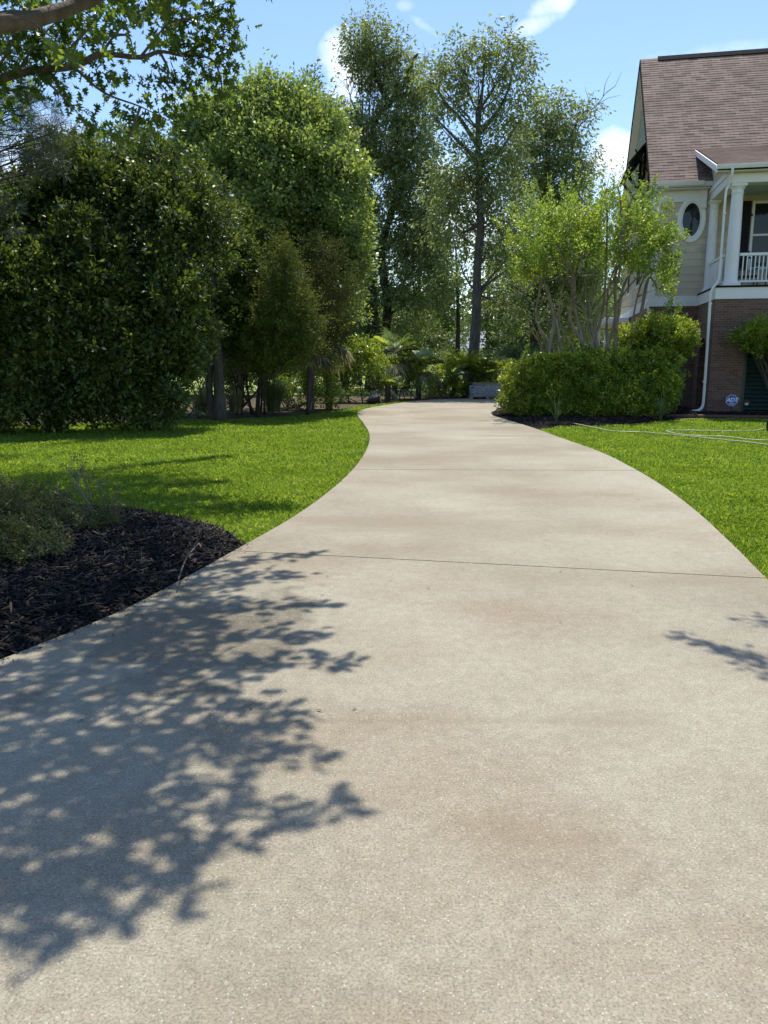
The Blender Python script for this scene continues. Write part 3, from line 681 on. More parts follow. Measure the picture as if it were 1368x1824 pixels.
# siding: lap boards
def lap(mb, a0, b0, a1, b1, z0, z1, nrm, ex=.245, top=None):
    z = z0
    while z < z1 - .01:
        zt = min(z + ex, z1)
        o0 = nrm * .022; o1 = nrm * .004
        A0, A1 = H(a0, b0, z), H(a1, b1, z)
        if top is not None:   # gable: clip by top(b) pair
            f = top(z); f2 = top(zt)
            if f is None or f2 is None: break
            A0, A1 = H(a0, f[0], z), H(a1, f[1], z); T0, T1 = H(a0, f2[0], zt), H(a1, f2[1], zt)
        else: T0, T1 = H(a0, b0, zt), H(a1, b1, zt)
        mb.add([A0 + o0, A1 + o0, T1 + o1, T0 + o1, A0, A1], [(0, 1, 2, 3), (5, 1, 0, 4)]); z = zt
mb = MB()
lap(mb, 0, 0, AW, 0, 3.93, 7.45, -E2)
lap(mb, 0, 11, 0, 0, 3.93, 7.45, -E1)
lap(mb, AW, 0, AW, 11, 3.93, 7.45, E1)
obj('siding_wall', mb, M['siding'], HO)
mb = MB()  # backing so nothing shows through
for q in ((.03, 0.03, AW - .03, .03), (.03, 10.9, .03, .03), (AW - .03, .03, AW - .03, 10.9), (AW - .03, 10.9, .03, 10.9)): wallq(mb, *q, 3.4, 7.5)
obj('inner_wall', mb, M['sage'], HO)
RB, RZ, EB, EZ, BB = 5.33, 13.5, -.45, 7.62, 11.45   # ridge / eave
sl1 = (RZ - EZ) / (RB - EB); sl2 = (RZ - 7.62) / (BB - RB)
mb = MB(); f_ = lambda z: (RB + (RZ - .12 - z) / sl2, RB - (RZ - .12 - z) / sl1) if z < RZ - .3 else None
lap(mb, 0, 0, 0, 0, 7.45, 13.2, -E1, top=f_); obj('gable_siding', mb, M['sage'], HO)
mb = MB(); mb.add([H(.03, BB - .4, 7.4), H(.03, .2, 7.4), H(.03, RB, RZ - .25)], [(0, 1, 2)]); obj('gable_backing', mb, M['sage'], HO); mb = MB(); mb.add([H(AW, BB - .4, 7.4), H(AW, .2, 7.4), H(AW, RB, RZ - .25)], [(2, 1, 0)]); obj('gable_backing', mb, M['sage'], HO)
# white trim
mb = MB()
mb.bbox((-.03, -.035, 3.58), (1.6, .03, 3.93), .006, HF)
mb.bbox((-.035, .03, 3.58), (.03, 11, 3.93), .006, HF)
mb.bbox((1.565, -2.9, 3.58), (1.6, -.035, 3.93), .006, HF)
mb.bbox((1.565, -2.94, 3.58), (AW, -2.9, 3.93), .006, HF)
obj('band_board', mb, M['white'], HO)
mb = MB(); mb.bbox((-.04, -.045, 3.935), (.14, .0, 7.05), .006, HF); mb.bbox((-.045, .0, 3.935), (-.0, .16, 7.05), .006, HF); obj('corner_board', mb, M['white'], HO)
mb = MB(); mb.bbox((-.045, -.06, 7.05), (1.62, .0, 7.42), .008, HF); mb.bbox((1.40, -.12, 6.82), (1.62, -.06, 7.42), .008, HF); mb.bbox((-.06, 0, 7.05), (.0, 10.9, 7.42), .008, HF); obj('frieze_board', mb, M['white'], HO)
mb = MB(); mb.box((-.3, EB + .06, 7.42), (1.66, .0, 7.45), HF)
for i in range(38): mb.box((-.28 + i * .05, EB + .2, 7.413), (-.27 + i * .05, -.06, 7.421), HF)
obj('soffit', mb, M['soffit'], HO)
def gutter(a0, b0, a1, z, name='gutter'):
    mb = MB(); prof = [(.0, 0), (-.02, -.11), (-.09, -.125), (-.13, -.05), (-.14, 0), (-.128, 0), (-.118, -.045), (-.085, -.112), (-.03, -.1), (-.012, 0)]
    vs = [H(a0, b0 + p, z + q) for p, q in prof] + [H(a1, b0 + p, z + q) for p, q in prof]; n = len(prof)
    mb.add(vs, [(k, (k + 1) % n, n + (k + 1) % n, n + k) for k in range(n)] + [tuple(range(n)), tuple(range(n, 2 * n))[::-1]]); return obj(name, mb, M['white'], HO)
gutter(-.32, EB + .03, 1.42, 7.62)
# roof with stepped shingle courses
def courses(mb, P00, P10, P01, P11, n, lip=.012):
    P00, P10, P01, P11 = map(np.array, (P00, P10, P01, P11)); nrm = np.cross(P10 - P00, P01 - P00); nrm /= np.linalg.norm(nrm)
    for i in range(n):
        t0, t1 = i / n, (i + 1) / n
        a = P00 + (P01 - P00) * t0; b_ = P10 + (P11 - P10) * t0; c_ = P10 + (P11 - P10) * t1; d_ = P00 + (P01 - P00) * t1
        mb.add([a + nrm * lip, b_ + nrm * lip, c_ + nrm * .001, d_ + nrm * .001, a - nrm * .004, b_ - nrm * .004], [(0, 1, 2, 3), (4, 5, 1, 0)])
mb = MB()
courses(mb, H(-.3, EB, EZ), H(AW + .3, EB, EZ), H(-.3, RB, RZ), H(AW + .3, RB, RZ), 50)
courses(mb, H(AW + .3, BB, 7.62), H(-.3, BB, 7.62), H(AW + .3, RB, RZ), H(-.3, RB, RZ), 50)
rf = obj('roof', mb, M['shingle'], HO, uv=True)
# roof slab under the shingles, ridge cap, rake trim
mb = MB()
sec = [(EB, EZ - .01), (RB, RZ - .01), (BB, 7.61), (BB, 7.45), (RB, RZ - .2), (EB, EZ - .16)]
mb.add([H(-.29, *q) for q in sec] + [H(AW + .29, *q) for q in sec], [(0, 1, 4, 5), (1, 2, 3, 4), (11, 10, 7, 6), (10, 9, 8, 7)] + [(k, 6 + k, 6 + (k + 1) % 6, (k + 1) % 6) for k in range(6)])
obj('roof_deck', mb, M['soffit'], HO)
mb = MB(); pr = [(-.2, -.17), (0, .04), (.2, -.16), (.18, -.2), (0, 0), (-.18, -.21)]
mb.add([H(.35, RB + p, RZ + .03 + q) for p, q in pr] + [H(AW + .3, RB + p, RZ + .03 + q) for p, q in pr], [(k, 6 + k, 6 + (k + 1) % 6, (k + 1) % 6) for k in range(6)] + [(0, 1, 2, 3, 4, 5), (11, 10, 9, 8, 7, 6)])
obj('ridge_vent', mb, M['flash'], HO)
mb = MB()
for (b0, z0, b1, z1) in ((EB, EZ, RB, RZ), (RB, RZ, BB, 7.62)):
    mb.add([H(-.33, b0, z0 + .0), H(-.33, b1, z1 + .0), H(-.33, b1, z1 - .2), H(-.33, b0, z0 - .13), H(-.29, b0, z0 + .0), H(-.29, b1, z1 + .0), H(-.29, b1, z1 - .13), H(-.29, b0, z0 - .13)], [(0, 1, 2, 3), (7, 6, 5, 4), (0, 4, 5, 1), (3, 2, 6, 7)])
obj('rake_trim', mb, M['flash'], HO)
# side bay roof on the gable wall
mb = MB(); P = [H(-.04, 2.2, 9.8), H(-.8, 2.2, 8.9), H(-.8, 6.5, 8.9), H(-.04, 6.5, 9.8)]
up = np.array([0, 0, .07]); mb.add([q + up for q in P] + P, [(0, 1, 2, 3), (7, 6, 5, 4), (0, 4, 5, 1), (1, 5, 6, 2), (2, 6, 7, 3)])
sr = obj('side_roof', mb, M['flash'], HO)
for bb in (2.26, 3.9, 5.4):
    mb = MB(); mb.tube([H(-.75, bb, 8.92), H(-.06, bb, 8.1)], .045, 4); mb.tube([H(-.06, bb, 9.9), H(-.06, bb, 7.8)], .05, 4); mb.tube([H(-.6, bb, 9.4), H(-.1, bb, 8.6)], .03, 4); obj('bracket', mb, M['flash'], sr)
# side lean-to with post at the back of the gable wall
mb = MB(); mb.bbox((-1.1, 6.5, 3.35), (-.04, 11, 3.58), .01, HF); cp = obj('side_deck', mb, M['white'], HO)
for bb in (6.6, 10.8):
    mb = MB(); mb.bbox((-1.05, bb, -.05), (-.93, bb + .12, 3.35), .01, HF); obj('post', mb, M['white'], cp)
for zz, bb in ((4.5, 3.5), (4.5, 7)):
    wnd = MB(); wnd.bbox((-.05, bb, 4.6), (-.02, bb + 1.0, 6.3), .005, HF); o = obj('window', wnd, M['white'], HO); wg = MB(); wg.box((-.056, bb + .1, 4.7), (-.048, bb + .9, 6.2), HF); obj('pane', wg, M['glass'], o)
# oval window
def oval(ra, rz, y0, y1, mbx, rin=None, ca=1.17, cz=6.46, n=40):
    A = np.linspace(0, 2 * math.pi, n, endpoint=False); vs = []
    if rin is None:
        for y in (y0, y1): vs += [H(ca + ra * math.cos(t_), y, cz + rz * math.sin(t_)) for t_ in A]
        mbx.add(vs, [tuple(range(n)), tuple(range(n, 2 * n))[::-1]] + [(k, n + k, n + (k + 1) % n, (k + 1) % n) for k in range(n)])
    else:
        for (r1, r2, y) in ((ra, rz, y1), (ra, rz, y0 + .008), (ra - .008, rz - .008, y0), (rin[0] + .008, rin[1] + .008, y0), (rin[0], rin[1], y0 + .008), (rin[0], rin[1], y1)): vs += [H(ca + r1 * math.cos(t_), y, cz + r2 * math.sin(t_)) for t_ in A]
        mbx.add(vs, [(j * n + k, (j + 1) * n + k, (j + 1) * n + (k + 1) % n, j * n + (k + 1) % n) for j in range(5) for k in range(n)])
mb = MB(); oval(.47, .75, -.075, .01, mb, (.33, .6)); ow = obj('oval_window', mb, M['white'], HO)
mb = MB(); oval(.328, .598, -.055, .01, mb, (.285, .545)); obj('inner_frame', mb, M['white'], ow)
mb = MB(); oval(.29, .55, -.035, -.02, mb); obj('pane', mb, M['glass'], ow)
for k in range(4):
    mb = MB(); t_ = k * math.pi / 2
    mb.bbox((1.17 + .47 * math.cos(t_) * .93 - .03, -.085, 6.46 + .75 * math.sin(t_) * .93 - .03), (1.17 + .47 * math.cos(t_) * .93 + .03, -.076, 6.46 + .75 * math.sin(t_) * .93 + .03), .004, HF); obj('keystone', mb, M['white'], ow)
# porch: deck, columns, beam, ceiling, roof
mb = MB(); mb.bbox((1.55, -2.98, 3.93), (AW, .0, 3.985), .006, HF); obj('porch_deck', mb, M['flash'], HO)
def column(a, b_, r, z0=3.985, z1=7.02, half=False):
    c_ = H(a, b_, 0); ax = (E1, E2, np.array([0, 0, 1.]))
    prof = [(r * 1.22, z0 + .09), (r * 1.24, z0 + .12), (r * 1.2, z0 + .16), (r * 1.06, z0 + .17), (r * 1.03, z0 + .2)]
    for i in range(9): t_ = i / 8; prof.append((r * (1.0 - .16 * t_ ** 1.6), z0 + .21 + (z1 - z0 - .5) * t_))
    prof += [(r * .93, z1 - .27), (r * .93, z1 - .24), (r * .86, z1 - .235), (r * .86, z1 - .16), (r * 1.0, z1 - .13), (r * 1.1, z1 - .08)]
    mb = MB(); mb.lathe(prof, c_, 32, ax); o = obj('column', mb, M['white'], HO, smooth=True)
    me = o.data; me.set_sharp_from_angle(angle=R(35))
    mb = MB(); s_ = r * 1.28; mb.bbox((a - s_, b_ - s_, z0), (a + s_, b_ + s_, z0 + .09), .008, HF); obj('plinth', mb, M['white'], o)
    mb = MB(); s_ = r * 1.15; mb.bbox((a - s_, b_ - s_, z1 - .08), (a + s_, b_ + s_, z1), .008, HF); obj('abacus', mb, M['white'], o)
column(2.05, -2.62, .2); column(5.6, -2.62, .22); column(9.2, -2.62, .22); column(1.86, -.2, .165)
mb = MB(); mb.bbox((1.72, -2.86, 7.02), (AW, -2.4, 7.3), .01, HF); mb.bbox((1.72, -2.4, 7.02), (2.12, -.0, 7.3), .01, HF); obj('porch_beam', mb, M['white'], HO)
mb = MB(); mb.box((2.12, -2.4, 7.2), (AW, .0, 7.23), HF); obj('porch_ceiling', mb, M['ceiling'], HO)
# porch roof: lower pitch running out from the main slope
pz, pb = 7.5, -3.2; psl = .36
bi = (pz - pb * psl - EZ + EB * sl1) / (sl1 - psl); zi = EZ + (bi - EB) * sl1   # where it meets the main slope
mb = MB(); courses(mb, H(1.3, pb, pz), H(AW + .3, pb, pz), H(1.3, bi, zi), H(AW + .3, bi, zi), 26, .013)
pr_ = obj('porch_roof', mb, M['shingle'], HO, uv=True)
mb = MB(); mb.add([H(1.31, pb, pz - .012), H(1.31, bi, zi - .012), H(1.31, bi, zi - .17), H(1.31, pb, pz - .17), H(AW + .3, pb, pz - .012), H(AW + .3, bi, zi - .012), H(AW + .3, bi, zi - .17), H(AW + .3, pb, pz - .17)], [(0, 1, 2, 3), (4, 7, 6, 5), (0, 4, 5, 1), (0, 3, 7, 4), (3, 2, 6, 7)])
obj('porch_roof_deck', mb, M['flash'], HO)
mb = MB(); mb.add([H(1.26, pb - .02, pz - .03), H(1.26, bi, zi - .03), H(1.26, bi, zi - .2), H(1.26, pb - .02, pz - .22), H(1.3, pb - .02, pz - .03), H(1.3, bi, zi - .03), H(1.3, bi, zi - .2), H(1.3, pb - .02, pz - .22)], [(0, 1, 2, 3), (7, 6, 5, 4), (0, 4, 5, 1), (3, 2, 6, 7), (0, 3, 7, 4)])
obj('porch_rake_board', mb, M['white'], HO)
mb = MB(); mb.add([H(1.72, -2.86, 7.3), H(1.72, 0, 7.3), H(1.72, 0, pz + (0 - pb) * psl - .2), H(1.72, -2.86, pz + .34 * psl - .2)], [(0, 1, 2, 3)]); obj('porch_gable_siding', mb, M['siding'], HO)
mb = MB(); mb.bbox((1.68, -2.9, 7.26), (1.72, .0, 7.42), .006, HF); mb.bbox((1.68, -2.9, 7.3), (AW, -2.86, 7.36), .006, HF); obj('porch_frieze', mb, M['white'], HO)
mb = MB(); mb.box((1.31, pb + .04, pz - .2), (AW + .2, -2.8, pz - .175), HF)
for i in range(120): mb.box((1.34 + i * .1, pb + .12, pz - .206), (1.35 + i * .1, -2.9, pz - .2), HF)
obj('porch_soffit', mb, M['soffit'], HO)
gutter(1.26, pb + .02, AW + .3, pz - .02)
# downspouts
def spout(path, r=.045, name='downspout'):
    mb = MB(); mb.tube(smooth(path, 40), r, 4); return obj(name, mb, M['white'], HO)
ds = spout([H(1.72, pb - .06, 7.4), H(1.72, pb - .05, 7.2), H(1.7, -3.02, 6.95), H(1.64, -2.97, 6.7), H(1.64, -2.97, 5.5), H(1.64, -2.97, 4.35), H(1.6, -2.97, 4.1), H(1.44, -3.0, 3.85), H(1.42, -3.0, 3.6), H(1.42, -3.0, 3.4)], .043)
mb = MB(); mb.tube(smooth([H(1.42, -3.0, 3.42), H(1.44, -2.99, 2), H(1.45, -2.98, .6), H(1.43, -3.0, .25), H(1.3, -3.1, .12), H(1.05, -3.28, .09)], 30), .046, 8); obj('downspout', mb, M['white'], HO)
for zz in (6.1, 3.42, 1.0): mb = MB(); mb.tube([H(1.43 if zz < 4 else 1.64, -2.985, zz), H(1.43 if zz < 4 else 1.64, -2.985, zz + .05)], .056, 8); obj('strap', mb, M['white'], ds)
spout([H(-.1, EB - .03, 7.52), H(-.1, EB - .02, 7.35), H(-.08, -.14, 7.1), H(-.08, -.1, 6.8), H(-.08, -.1, 3.6), H(-.08, -.1, .2)], .05)
# railing
rl = MB(); rl.bbox((2.26, -2.66, 4.9), (5.36, -2.57, 4.99), .012, HF); rl.bbox((2.28, -2.64, 4.1), (5.36, -2.59, 4.16), .008, HF); rail = obj('railing', rl, M['white_wood'], HO)
mb = MB(); mb.bbox((2.36, -2.632, 4.16), (2.392, -2.598, 4.9), .004, HF); b0 = obj('baluster', mb, M['white_wood'], rail)
n_ = 26
for i in range(1, n_):
    c_ = b0.copy(); C.objects.link(c_); c_.parent = rail; c_.location = b0.location + Vector(E1 * (.118 * i))
rl = MB(); rl.bbox((5.84, -2.66, 4.9), (8.96, -2.57, 4.99), .012, HF); rl.bbox((5.84, -2.64, 4.1), (8.96, -2.59, 4.16), .008, HF)
for i in range(26): rl.bbox((5.92 + i * .118, -2.632, 4.16), (5.952 + i * .118, -2.598, 4.9), .004, HF)
obj('railing', rl, M['white_wood'], HO)
rl = MB(); rl.bbox((1.79, -2.4, 4.9), (1.88, -.4, 4.99), .012, HF); rl.bbox((1.81, -2.4, 4.1), (1.86, -.4, 4.16), .008, HF); rail = obj('railing', rl, M['white_wood'], HO)
mb = MB(); mb.bbox((1.818, -2.3, 4.16), (1.852, -2.268, 4.9), .004, HF); b0 = obj('baluster', mb, M['white_wood'], rail)
for i in range(1, 16):
    c_ = b0.copy(); C.objects.link(c_); c_.parent = rail; c_.location = b0.location + Vector(E2 * (.118 * i))
# porch windows with shutters
for wa in (3.1, 6.9):
    mb = MB()
    for lo, hi in (((wa, -.06, 4.75), (wa + .09, -.0, 7.0)), ((wa + 1.21, -.06, 4.75), (wa + 1.3, 0, 7.0)), ((wa + .09, -.06, 6.91), (wa + 1.21, 0, 7.0)), ((wa + .09, -.06, 4.75), (wa + 1.21, 0, 4.85)), ((wa + .09, -.05, 5.86), (wa + 1.21, -.01, 5.93))): mb.bbox(lo, hi, .006, HF)
    o = obj('window', mb, M['white'], HO); mb = MB(); mb.box((wa + .09, -.034, 4.85), (wa + 1.21, -.028, 6.91), HF); obj('pane', mb, M['glass'], o)
    mb = MB()
    for k in range(26): mb.box((wa + .13, -.026, 5.95 + k * .037), (wa + 1.17, -.0235, 5.975 + k * .037), HF)
    obj('blind', mb, M['white'], o)
    for sa in (wa - .33, wa + 1.33):
        mb = MB(); mb.bbox((sa, -.075, 4.75), (sa + .3, -.03, 7.0), .006, HF)
        for k in range(3): mb.bbox((sa + .03 + k * .085, -.085, 4.8), (sa + .1 + k * .085, -.076, 6.95), .003, HF)
        o2 = obj('shutter', mb, M['shutter'], HO)
        for zz in (5.3, 6.5): mb = MB(); mb.bbox((sa + .28, -.1, zz), (sa + .36, -.07, zz + .08), .004, HF); obj('hinge', mb, M['metal_dark'], o2)
mb = MB()
mb.box((1.9, .03, 3.95), (AW, .04, 3.96), HF)
# chairs on the porch
def porch_chair(a, b_, label):
    o = thing('porch_chair', H(a, b_, 3.985), label, 'chair', 'black chairs on the porch')
    mb = MB(); mb.bbox((a - .27, b_ - .25, 4.38), (a + .27, b_ + .25, 4.43), .015, HF); obj('seat', mb, M['chairm'], o)
    mb = MB(); mb.tube([H(a - .25, b_ + .24, 4.4), H(a - .25, b_ + .36, 5.05)], .022, 6); mb.tube([H(a + .25, b_ + .24, 4.4), H(a + .25, b_ + .36, 5.05)], .022, 6); mb.tube([H(a - .25, b_ + .36, 5.05), H(a + .25, b_ + .36, 5.05)], .03, 6)
    for k in range(6): mb.tube([H(a - .2 + k * .08, b_ + .24, 4.4), H(a - .2 + k * .08, b_ + .35, 5.04)], .012, 5)
    obj('backrest', mb, M['chairm'], o)
    for sx_ in (-.25, .25):
        mb = MB(); mb.tube([H(a + sx_, b_ - .26, 4.64), H(a + sx_, b_ + .3, 4.66)], .022, 6); mb.tube([H(a + sx_, b_ - .24, 4.0), H(a + sx_, b_ - .24, 4.65)], .02, 6); obj('armrest', mb, M['chairm'], o)
        for sy in (-.22, .22):
            mb = MB(); mb.tube([H(a + sx_, b_ + sy, 4.4), H(a + sx_, b_ + sy * 1.15, 3.99)], .02, 6); obj('leg', mb, M['chairm'], o)
porch_chair(2.85, -1.3, 'black slatted chair just right of the front porch column, behind the white railing')
porch_chair(3.75, -1.2, 'black slatted chair behind the white porch railing, right of the other chair, below the window')

# ================================================================== foreground oak (trunk left of the frame)
def cast(px_, py_, h):
    g_ = gr(px_, py_)
    while True:
        P = g_ + SUN * (h / SUN[2]); x, y, f = proj(P)
        if y < -75 or h > 10.5: return P
        h += .15
oak = thing('oak_tree', (-4.7, 4.9, 0), 'oak with lobed star shaped leaves whose limb and branch reach in at top left', 'tree')
mb = MB(); up_ = []
tp = trunk_tube(mb, [(-4.7, 4.9, -.1), (-4.65, 4.95, 1.5), (-4.5, 5.0, 3.0), (-4.45, 5.1, 4.6), (-4.3, 5.2, 6.5), (-4.2, 5.3, 8.2)], .17, .05, 14)
l1 = smooth([np.array([-4.5, 5.0, 2.7]), at(-60, 62, 5.6), at(60, 34, 5.9), at(150, 4, 6.2), at(225, -40, 6.4), at(330, -150, 6.7), at(420, -260, 6.8)], 30)
mb.tube(l1, list(np.linspace(.075, .02, len(l1))), 12)
bB = smooth([np.array([-4.5, 5.05, 3.9]), at(-120, 170, 7.6), at(30, 130, 8.3), at(130, 118, 8.5), at(180, 97, 8.6), at(250, 102, 8.8), at(285, 92, 8.9), at(322, 99, 9)], 40)
mb.tube(bB, list(np.linspace(.05, .014, len(bB))), 10)
subs = [[(130, 118, 8.5), (185, 165, 8.5), (250, 190, 8.4), (300, 215, 8.4)], [(252, 100, 8.8), (275, 70, 8.8), (300, 40, 8.8), (330, 0, 8.8)], [(322, 99, 9), (380, 70, 9), (425, 42, 9)], [(322, 99, 9), (375, 105, 9), (395, 150, 9), (385, 195, 9)],
        [(180, 97, 8.6), (205, 62, 8.6), (225, 42, 8.6)], [(250, 190, 8.4), (240, 220, 8.4), (228, 250, 8.4)], [(60, 126, 8.3), (110, 170, 8.2), (150, 215, 8.2)], [(30, 130, 8.3), (70, 70, 8.2), (120, 20, 8.1)], [(70, 128, 8.3), (150, 60, 8.2), (180, 5, 8.2)],
        [(300, 40, 8.8), (350, 30, 8.8), (372, 25, 8.8)], [(285, 92, 8.9), (300, 130, 8.9), (275, 160, 8.9)], [(-20, 140, 8.2), (20, 80, 8), (25, 20, 8)], [(205, 62, 8.6), (230, 66, 8.6), (238, 100, 8.6)]]
for s_ in subs:
    q = smooth([at(*p) for p in s_], 14); mb.tube(q, list(np.linspace(.016, .004, len(q))), 5)
PP, DD = [], []
for (x, y, r) in [(30, 40, 62), (100, 25, 50), (160, 18, 42), (60, 100, 50), (18, 150, 42), (120, 85, 38), (170, 55, 36), (225, 25, 28), (280, 18, 40), (335, 25, 45), (310, 75, 26), (372, 45, 45), (400, 75, 34), (372, 125, 40), (392, 165, 24), (352, 172, 22), (292, 125, 24), (262, 150, 20),
                  (300, 205, 24), (245, 212, 28), (205, 185, 20), (160, 215, 22), (150, 240, 14), (120, 175, 26), (95, 150, 24), (215, 130, 18), (330, 145, 20), (228, 248, 14), (405, 45, 26), (350, 100, 40), (300, 165, 30), (320, 55, 30), (385, 10, 30), (412, 110, 20), (345, 210, 16), (262, 232, 20), (195, 235, 16), (180, 130, 30), (408, 150, 16), (-60, 60, 90), (-60, 190, 60), (60, 10, 55), (135, 55, 30), (35, 95, 40)]:
    Y = 8.2 + .9 * min(1, max(0, x / 350)); n = int(r * r * .038) + 4; c_ = at(x, y, Y); s_ = r / 1370 * Y
    p = c_ + rng.normal(size=(n, 3)) * s_ * np.array([.5, .7, .5]); PP.append(p); DD.append(unit(rng.normal(size=(n, 3)) * .8 + np.array([.25, 0, -.25])))
NV = len(PP)
# bright near cluster
c_ = at(100, 78, 4.9); p = c_ + rng.normal(size=(9, 3)) * [.05, .06, .04]; PP.append(p); DD.append(unit(rng.normal(size=(9, 3)) * .5 + np.array([.2, 0, -.8])))
mb.tube(smooth([np.array([-4.5, 5.0, 3.3]), at(-200, 60, 5.2), at(20, 30, 5), at(98, 70, 4.9)], 16), list(np.linspace(.03, .004, 16)), 5)
# crown over the drive: limbs and sprays, dense where the crown is dense
fingers = [((330, 1015), (572, 984), .07, 1.0), ((300, 1040), (545, 1023), .08, 1), ((250, 1085), (585, 1080), .1, 1), ((230, 1130), (588, 1136), .13, 1.1), ((180, 1180), (618, 1182), .13, 1.2), ((300, 1255), (552, 1274), .08, .9), ((180, 1300), (575, 1335), .12, 1),
           ((430, 1455), (612, 1445), .07, 1.3), ((100, 1400), (430, 1500), .14, .8), ((60, 1450), (375, 1590), .12, .8), ((-100, 1560), (150, 1690), .13, 1.1), ((-60, 1500), (230, 1620), .14, .9), ((-80, 1330), (250, 1420), .2, 1.1), ((-100, 1230), (300, 1200), .22, 1.2), ((-60, 1200), (260, 1130), .2, 1.2),
           ((150, 1060), (450, 1000), .12, 1), ((-50, 1350), (330, 1310), .2, 1.2), ((50, 1500), (330, 1430), .12, .7), ((-60, 1120), (250, 1050), .25, 1.0), ((-80, 1000), (300, 985), .3, .8), ((-60, 960), (250, 930), .25, .9),
           ((60, 848), (400, 812), .22, 3.2), ((60, 872), (388, 858), .3, 3.2), ((160, 905), (512, 900), .22, 3.4), ((-60, 850), (260, 850), .4, 2.6), ((-50, 885), (300, 890), .4, 2.6), ((-60, 905), (330, 922), .25, 2.2), ((150, 880), (400, 885), .25, 2.6), ((100, 790), (190, 783), .25, 2.0)]
for (a, b_, wd, den) in fingers:
    h = rng.uniform(3.9, 4.6); A, B = cast(*a, h), cast(*b_, h); h2 = max(A[2], B[2]); A, B = cast(*a, h2 + rng.uniform(-.1, .1)), cast(*b_, h2)
    hub = np.array([-4.4, 5.1, min(7.5, max(3.4, h2 - .6))]); q = bez(hub, A, np.array([0, 0, .2]), 8); mb.tube(q, list(np.linspace(.04, .016, 8)), 6)
    q = bez(A, B, np.array([0, 0, .08]), 9); mb.tube(q, list(np.linspace(.016, .004, 9)), 5)
    ln = np.linalg.norm(B - A); n = int(ln * (wd + .05) * 2 * 150 * den) + 6; t_ = rng.random(n) ** .9
    p = A + (B - A) * t_[:, None] + rng.normal(size=(n, 3)) * (wd * (1.15 - .75 * t_))[:, None] * np.array([.9, 1.1, .5]); PP.append(p)
    DD.append(unit((B - A) / ln + rng.normal(size=(n, 3)) * .7))
for (x, y, r, n) in [(60, 860, .5, 420), (200, 866, .5, 420), (300, 845, .4, 260), (110, 890, .5, 320), (290, 905, .42, 320), (420, 905, .3, 200), (330, 862, .3, 160), (-80, 900, .6, 300), (60, 960, .5, 320), (200, 960, .45, 300), (300, 975, .3, 160), (100, 1020, .45, 300), (230, 1010, .4, 240), (320, 1010, .25, 120), (60, 1080, .42, 280), (180, 1060, .35, 200), (-60, 1040, .5, 260), (-40, 1140, .4, 200), (340, 1060, .22, 110), (300, 1100, .25, 130), (200, 1120, .3, 160), (60, 1340, .42, 260), (130, 1250, .4, 240), (260, 1180, .36, 190), (40, 1220, .4, 200), (300, 1120, .28, 110), (380, 1190, .22, 110), (390, 1080, .2, 80), (420, 1030, .2, 60), (150, 1440, .22, 70), (80, 1600, .16, 60), (350, 1300, .2, 80), (440, 1320, .14, 50), (450, 1400, .1, 25), (300, 1500, .12, 40), (220, 1370, .25, 80), (0, 1450, .3, 150)]:
    n = int(n * .8); P0 = cast(x, y, rng.uniform(4, 4.8)); p = P0 + rng.normal(size=(n, 3)) * r * np.array([.75, .95, .5]); PP.append(p); DD.append(unit(rng.normal(size=(n, 3)) + np.array([.2, 0, -.2])))
    q = bez(np.array([-4.4, 5.1, 3.9]), P0, np.array([0, 0, .3]), 7); mb.tube(q, list(np.linspace(.03, .008, 7)), 6)
obj('trunk', mb, M['bark_oak'], oak, smooth=True)
SZ = np.concatenate([np.full(len(q), .1 if i < NV else .128) for i, q in enumerate(PP)]); P = np.concatenate(PP); D = np.concatenate(DD); x, y, f = proj(P)
bad = ((f < 3.6) & (y > -40) & (f > 0)) | ((x > 320) & (y > -25) & (y < 1800) & (SZ > .11)) | ((x > 445) & (y > -45) & (y < 400) & (SZ < .11) & (rng.random(len(x)) < .6)); P = P[~bad]; D = D[~bad]; SZ = SZ[~bad]
npobj('crown', lobed(P, D, SZ * rng.uniform(.7, 1.25, len(P)), .35), 16, M['leaf_oak'], oak, faces=[(0, 1, 15, 15)][:0] or [(0, 1, 2), (0, 14, 15), (0, 2, 3), (0, 13, 14), (0, 3, 5), (0, 11, 13), (3, 4, 5), (11, 12, 13), (0, 5, 11), (5, 7, 9), (5, 9, 11), (5, 6, 7), (9, 10, 11), (7, 8, 9)])

# tree right of the frame, throws the small shadow at the right edge
rt = thing('street_tree', (5.6, 5.4, 0), 'small leafy tree beside the right lawn whose twigs shade the edge of the driveway', 'tree')
mb = MB(); trunk_tube(mb, [(5.6, 5.4, -.1), (5.5, 5.5, 2.2), (5.2, 5.6, 4.2), (5.2, 5.7, 6)], .12, .04); PP = []; DD = []
for (a, b_, wd, den) in [((1470, 1215), (1205, 1133), .035, 1.5), ((1500, 1190), (1300, 1165), .06, 1.1), ((1520, 1120), (1335, 1104), .05, 1.0), ((1600, 1250), (1340, 1195), .05, .5)]:
    A, B = cast(*a, 5), cast(*b_, 5); q = bez(np.array([5.2, 5.6, 4.2]), A, np.array([0, 0, .2]), 8); mb.tube(q, list(np.linspace(.03, .012, 8)), 6); q = bez(A, B, np.zeros(3), 6); mb.tube(q, list(np.linspace(.012, .003, 6)), 5)
    ln = np.linalg.norm(B - A); n = int(ln * 110 * den); t_ = rng.random(n); PP.append(A + (B - A) * t_[:, None] + rng.normal(size=(n, 3)) * wd * 1.1); DD.append(unit((B - A) / ln + rng.normal(size=(n, 3)) * .8))
c_ = np.array([5.4, 5.6, 5.6]); PP.append(c_ + rng.normal(size=(900, 3)) * [.7, .7, .7]); DD.append(rv(900))
obj('trunk', mb, M['bark_grey'], rt, smooth=True); P = np.concatenate(PP); D = np.concatenate(DD)
